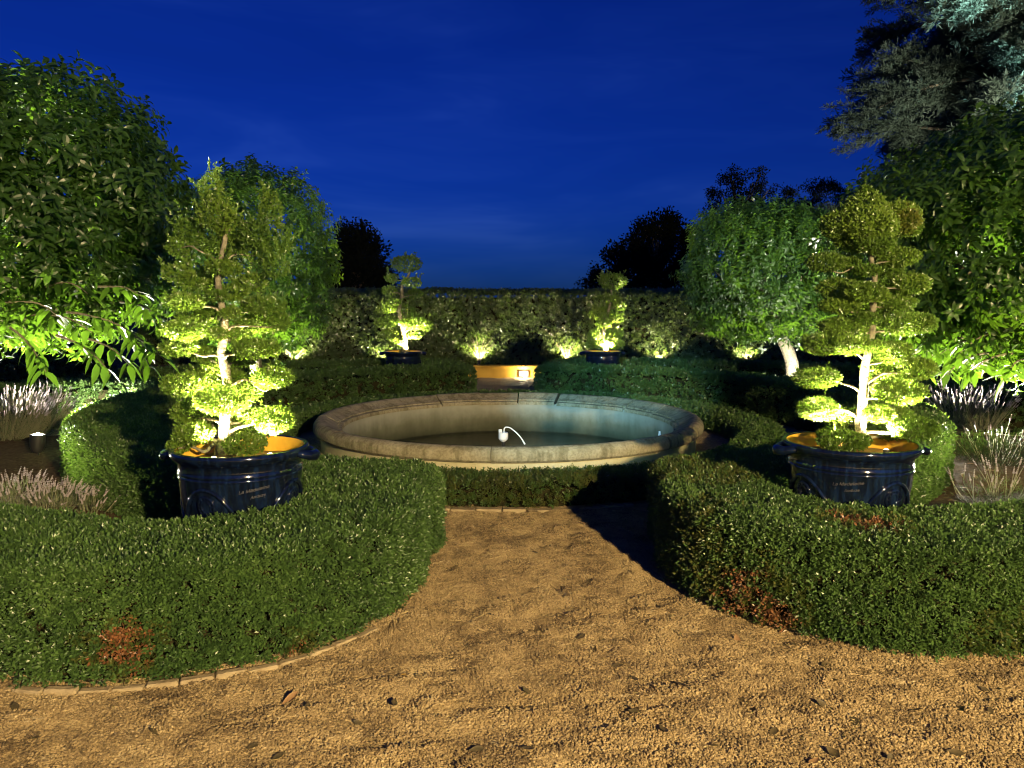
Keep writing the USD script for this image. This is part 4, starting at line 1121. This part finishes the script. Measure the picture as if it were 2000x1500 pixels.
MASS = [big_leaf_mass(90, 0.12, s) for s in range(4)]


def far_tree(name, label, loc, blobs, seed, dens, trunk_h, mat=M_DARKLEAF, sc=1.0):
    r = np.random.default_rng(seed)
    t = thing(name, label, 'tree', (loc[0], loc[1], -0.03))
    off = np.array([loc[0], loc[1], -0.03])
    part(t, 'trunk', tube(spline([(0, 0, 0), (0.1, 0, trunk_h * 0.5), (0, 0, trunk_h)], 10), np.linspace(0.22, 0.06, 10), 9), M_BARK_D, True)
    P = []
    for (c, rad) in blobs:
        c = np.asarray(c) - off
        n = int(dens * rad[0] * rad[2] * 40)
        d = r.normal(size=(n, 3))
        d /= np.linalg.norm(d, axis=1, keepdims=True)
        P.append(c + d * (r.uniform(0, 1, n) ** 0.4 * (1 + 0.25 * (meshkit.noise(d * 3 + seed, seed) - 0.5) * 2))[:, None] * rad)
        q = np.zeros(3)
        part(t, 'branch', tube(spline([(0, 0, min(trunk_h * 0.55, max(0.4, c[2] * 0.6))), c * [0.5, 0.5, 0.85], c], 7), np.linspace(0.07, 0.02, 7), 6), M_BARK_D, True)
    P = np.vstack(P)
    scatter(t, 'crown', MASS, mat, P, Rotation.random(len(P), random_state=seed), sc * r.uniform(0.6, 1.2, len(P)), seed=seed)


def blob(u, v, a, b, Y, dy=None, seed=0):
    p = at(u, v, Y)
    return (p, np.array([a * Y / F_PX, a * Y / F_PX * 0.9, b * Y / F_PX]))


Yb = 30.0
far_tree('dark_conifer', 'black silhouette of a bushy conifer above the hedge at left', at(690, 560, Yb)[:2],
         [blob(690, 478, 38, 36, Yb), (blob(665, 500, 45, 45, Yb)), blob(715, 505, 36, 40, Yb), blob(690, 545, 70, 45, Yb), blob(735, 540, 30, 35, Yb + 0.5), blob(640, 540, 45, 60, Yb), blob(725, 475, 16, 22, Yb), blob(745, 515, 18, 14, Yb), blob(675, 450, 24, 14, Yb), blob(762, 560, 20, 20, Yb)], 81, 1.6, 3.2)
far_tree('dark_broadleaf_tree', 'black silhouette of a spreading tree above the hedge at right of the gap', at(1275, 560, Yb)[:2],
         [blob(1278, 490, 58, 52, Yb), blob(1320, 490, 34, 50, Yb), blob(1230, 500, 34, 36, Yb), blob(1275, 545, 85, 40, Yb), blob(1195, 492, 22, 14, Yb), blob(1205, 525, 28, 22, Yb), blob(1160, 532, 22, 9, Yb), blob(1142, 552, 26, 9, Yb), blob(1180, 555, 36, 18, Yb),
          blob(1290, 432, 20, 14, Yb), blob(1258, 445, 22, 14, Yb), blob(1310, 440, 22, 20, Yb), blob(1345, 465, 14, 20, Yb), blob(1340, 530, 22, 40, Yb), blob(1275, 420, 7, 9, Yb), blob(1305, 418, 6, 9, Yb)], 82, 1.5, 3.4)
Yw = 27.0
far_tree('wispy_tree', 'dark wispy tree rising behind the laurel with the bare trunk', at(1440, 560, Yw)[:2],
         [blob(1432, 352, 34, 15, Yw), blob(1470, 358, 30, 14, Yw), blob(1410, 378, 26, 12, Yw), blob(1450, 385, 44, 18, Yw), blob(1500, 372, 22, 10, Yw), blob(1395, 405, 20, 18, Yw), blob(1440, 420, 55, 26, Yw), blob(1510, 400, 32, 14, Yw), blob(1392, 440, 16, 20, Yw), blob(1470, 460, 75, 40, Yw), blob(1545, 415, 40, 26, Yw),
          blob(1560, 450, 60, 40, Yw), blob(1600, 385, 44, 30, Yw), blob(1640, 420, 60, 60, Yw), blob(1425, 338, 16, 9, Yw), blob(1485, 340, 16, 8, Yw), blob(1540, 380, 30, 14, Yw)], 83, 1.5, 4.2, sc=0.7)


# ------------------------------------------------------------------ cedar
def spray(seed, ln=0.55):
    """A flat drooping cedar spray: twigs with tufts of needles."""
    r = np.random.default_rng(seed)
    ms = []
    for k in range(26):
        t = r.uniform(0, 1)
        sgn = 1 if k % 2 else -1
        b = np.array([ln * t, 0, -0.16 * ln * t * t])
        a = sgn * r.uniform(0.5, 1.0)
        tl = (0.30 * (1 - t) + 0.09) * r.uniform(0.7, 1.2)
        d = np.array([math.cos(a), math.sin(a), r.normal() * 0.14 - 0.08])
        for j in range(9):
            q = b + d * tl * (j + 0.5) / 9
            dd = d + r.normal(size=3) * [0.55, 0.55, 0.45] + [0.1, 0, 0.12]
            dd /= np.linalg.norm(dd)
            ms.append(leaf_quad(q, dd, np.array([0, 0, 1.0]) + r.normal(size=3) * 0.4, r.uniform(0.06, 0.10), 0.017, 0.1))
    return cat_meshes(ms)


SPRAYS = [spray(s) for s in range(4)]
cb = np.array([15.4, 22.0])
cd = thing('cedar_tree', 'huge cedar with layered feathery branches rising out of frame at upper right', 'tree', (cb[0], cb[1], -0.03))
part(cd, 'trunk', tube(spline([(0, 0, 0), (0.1, 0, 4), (0, 0.1, 9), (0.1, 0, 15)], 14), np.linspace(0.55, 0.12, 14), 12), M_BARK_D, True)
r = np.random.default_rng(101)
P, D, U = [], [], []
levels = [(1.9, 6.2), (2.8, 7.2), (3.7, 8.4), (4.4, 6.3), (5.2, 5.9), (6.1, 6.0), (7.0, 5.7), (7.8, 5.7), (8.7, 5.5), (9.6, 5.8), (10.6, 5.4), (11.6, 5.0), (12.6, 4.4), (13.6, 3.4)]
for z, ln in levels:
    for k in range(9):
        a = math.pi + (k - 4) * 0.42 + r.uniform(-0.17, 0.17)
        l = ln * r.uniform(0.55, 1.03)
        s0 = np.array([0, 0, z + r.uniform(-0.3, 0.3)])
        dr = np.array([math.cos(a), math.sin(a), 0])
        q = spline([s0, s0 + dr * l * 0.5 + [0, 0, 0.35 + r.normal() * 0.2], s0 + dr * l + [0, 0, 0.15 + r.normal() * 0.35]], 12)
        part(cd, 'branch', tube(q, np.linspace(0.10, 0.015, 12), 6), M_BARK_D, True)
        n = int(l * 13)
        tt = r.uniform(0.22, 1.0, n) ** 0.75
        i = np.clip((tt * 11).astype(int), 0, 10)
        p = q[i] + (q[i + 1] - q[i]) * (tt * 11 - i)[:, None]
        sd = np.where(r.uniform(size=n) < 0.5, -1, 1)
        ang = a + sd * r.uniform(0.1, 1.1, n) * (1.1 - 0.8 * tt)
        d = np.column_stack([np.cos(ang), np.sin(ang), r.normal(size=n) * 0.30 - 0.06])
        P.append(p + np.column_stack([np.zeros(n), np.zeros(n), r.normal(size=n) * 0.22])); D.append(d)
P, D = np.vstack(P), np.vstack(D)
D /= np.linalg.norm(D, axis=1, keepdims=True)
Yax = np.cross([0, 0, 1.0], D)
Yax /= np.linalg.norm(Yax, axis=1, keepdims=True)
rot = Rotation.from_matrix(np.stack([D, Yax, np.cross(D, Yax)], -1)) * Rotation.from_euler('x', r.normal(size=len(P)) * 0.5)
scatter(cd, 'foliage', SPRAYS, M_CEDAR, P, rot, r.uniform(0.9, 1.9, len(P)), seed=3)

# ------------------------------------------------------------------ the garden's lamps
up = np.array([0, 0, 1.0])
for (p, Y, lb, k, dx, dy) in ((PL, YL, 'small amber uplight inside the left front pot, left of the trunk', 1.0, -0.10, -0.13), (PL, YL, 'small amber uplight inside the left front pot, right of the trunk', 0.8, 0.17, -0.03),
                              (PR, YR, 'small amber uplight inside the right front pot, right of the trunk', 1.0, 0.16, -0.10), (PR, YR, 'small amber uplight inside the right front pot, left of the trunk', 0.8, -0.13, -0.06),
                              (PFL, YF, 'small amber uplight inside the far left pot', 1.9, 0.1, -0.15), (PFR, YF, 'small amber uplight inside the far right pot', 2.1, 0.08, -0.15)):
    uplight((p[0] + dx, p[1] + dy, POT_Z + 0.665 if Y < 8 else POT_Z + 0.61), (p[0] - 0.02, p[1] + 0.05, 2.6), P_POT * k, AMBER, 56, lb, M_LENS_WARM, size=0.5, soft=0.7, rad=0.018)
bl = on(75, 884, 0.1)
uplight((bl[0], bl[1], 0.07), (bl[0] + 0.1, bl[1] + 0.12, 2.0), P_BED, NEUTRAL, 86, 'glaring white ground spotlight in the left bed beside the lit lavender', M_LENS_GLARE, soft=0.5, size=2.0)
uplight((4.78, 8.55, 0.06), (4.75, 8.1, 2.1), P_BED, NEUTRAL, 89, 'ground spotlight in the right bed hidden behind the dark lavender mound', M_LENS_WHITE, soft=0.5, size=1.2)
uplight((lfr[0] + 0.05, lfr[1] - 0.62, 0.06), (lfr[0] - 0.25, lfr[1] + 0.1, 2.0), P_BED * 0.13, NEUTRAL, 70, 'ground spotlight in front of the bare laurel trunk behind the far right hedge', M_LENS_WHITE, soft=0.6)
uplight((-4.15, 11.6, 0.06), (lfl[0] + 0.2, lfl[1], 2.0), P_BED * 0.2, NEUTRAL, 65, 'ground spotlight below the darker laurel standard behind the far left hedge', M_LENS_WHITE, soft=0.6)
uplight((-4.55, 6.5, 0.06), (-3.5, 5.7, 1.5), P_BED * 0.2, NEUTRAL, 60, 'ground spotlight under the left edge laurel, out of frame', M_LENS_WHITE, soft=0.6)
uplight((4.75, 6.7, 0.06), (4.0, 5.7, 1.5), P_BED * 0.30, NEUTRAL, 62, 'ground spotlight under the right edge laurel, out of frame', M_LENS_WHITE, soft=0.6)
uplight((4.75, 5.15, 0.06), (4.0, 5.6, 2.4), P_BED * 0.2, (1.0, 0.86, 0.5), 62, 'warm ground spotlight in the right bed facing the right edge laurel', M_LENS_WHITE, soft=0.7)
uplight((-4.85, 9.55, 0.06), (-5.3, 10.8, 0.5), P_BED * 0.2, NEUTRAL, 62, 'ground spotlight behind the left curved hedge washing the hedge beyond', M_LENS_WHITE, soft=0.6)


def post_lamp(loc, h, aim, power, col, cone, lens, label, radius, soft=0.5):
    t = thing('post_floodlight', label, 'lamp', (loc[0], loc[1], 0))
    part(t, 'post', tube([(0, 0, -0.03), (0, 0, h - 0.12)], 0.035, 12), M_BLACK, True)
    d = np.asarray(aim, float) - np.array([loc[0], loc[1], h])
    d /= np.linalg.norm(d)
    R = frame_to(d[None], np.random.default_rng(2)).as_matrix()[0]
    v, f = lathe([(0.001, -0.14), (0.07, -0.13), (0.11, -0.02), (0.15, 0.0), (0.145, -0.005), (0.10, -0.03)], 20)
    part(t, 'housing', (v @ R.T + [0, 0, h], f), M_BLACK, 35)
    v, f = lathe([(0.103, -0.028), (0.001, -0.027)], 20)
    part(t, 'lens', (v @ R.T + [0, 0, h], f), lens)
    spot(t, np.array([0, 0, h]) + d * 0.10, np.array([0, 0, h]) + d * 3, power, col, cone, soft, radius)


post_lamp((3.1, -3.4), 2.8, (1.2, 3.6, 0.0), P_HOUSE, WARM, 38, M_LENS_WARM, 'warm floodlight on a post by the house lighting the path and front hedges', 0.10)
post_lamp((-2.6, -4.0), 3.6, (1.4, 11.2, 0.22), P_COOL, (0.42, 0.82, 1.0), 6.0, M_LENS_COOL, 'cool spotlight on a post by the house aimed at the fountain', 0.08, 1.0)
post_lamp((-6.2, -2.2), 3.2, (3.55, 12.0, 2.3), P_COOL * 1.0, (1.0, 0.98, 0.86), 4.6, M_LENS_COOL, 'pale spotlight on a post by the house aimed at the far right laurel', 0.08)
post_lamp((14.6, 12.5), 0.9, (12.9, 18.5, 6.3), P_CEDAR * 0.95, (0.58, 0.93, 1.0), 15.5, M_LENS_COOL, 'cool floodlight on the lawn lighting the right side of the cedar', 0.1, 1.0)
post_lamp((9.7, 12.0), 0.9, (12.6, 19.0, 6.5), P_CEDAR * 0.075, (1.0, 0.98, 0.8), 40, M_LENS_WHITE, 'weak white floodlight behind the side hedge lighting the near side of the cedar', 0.1)
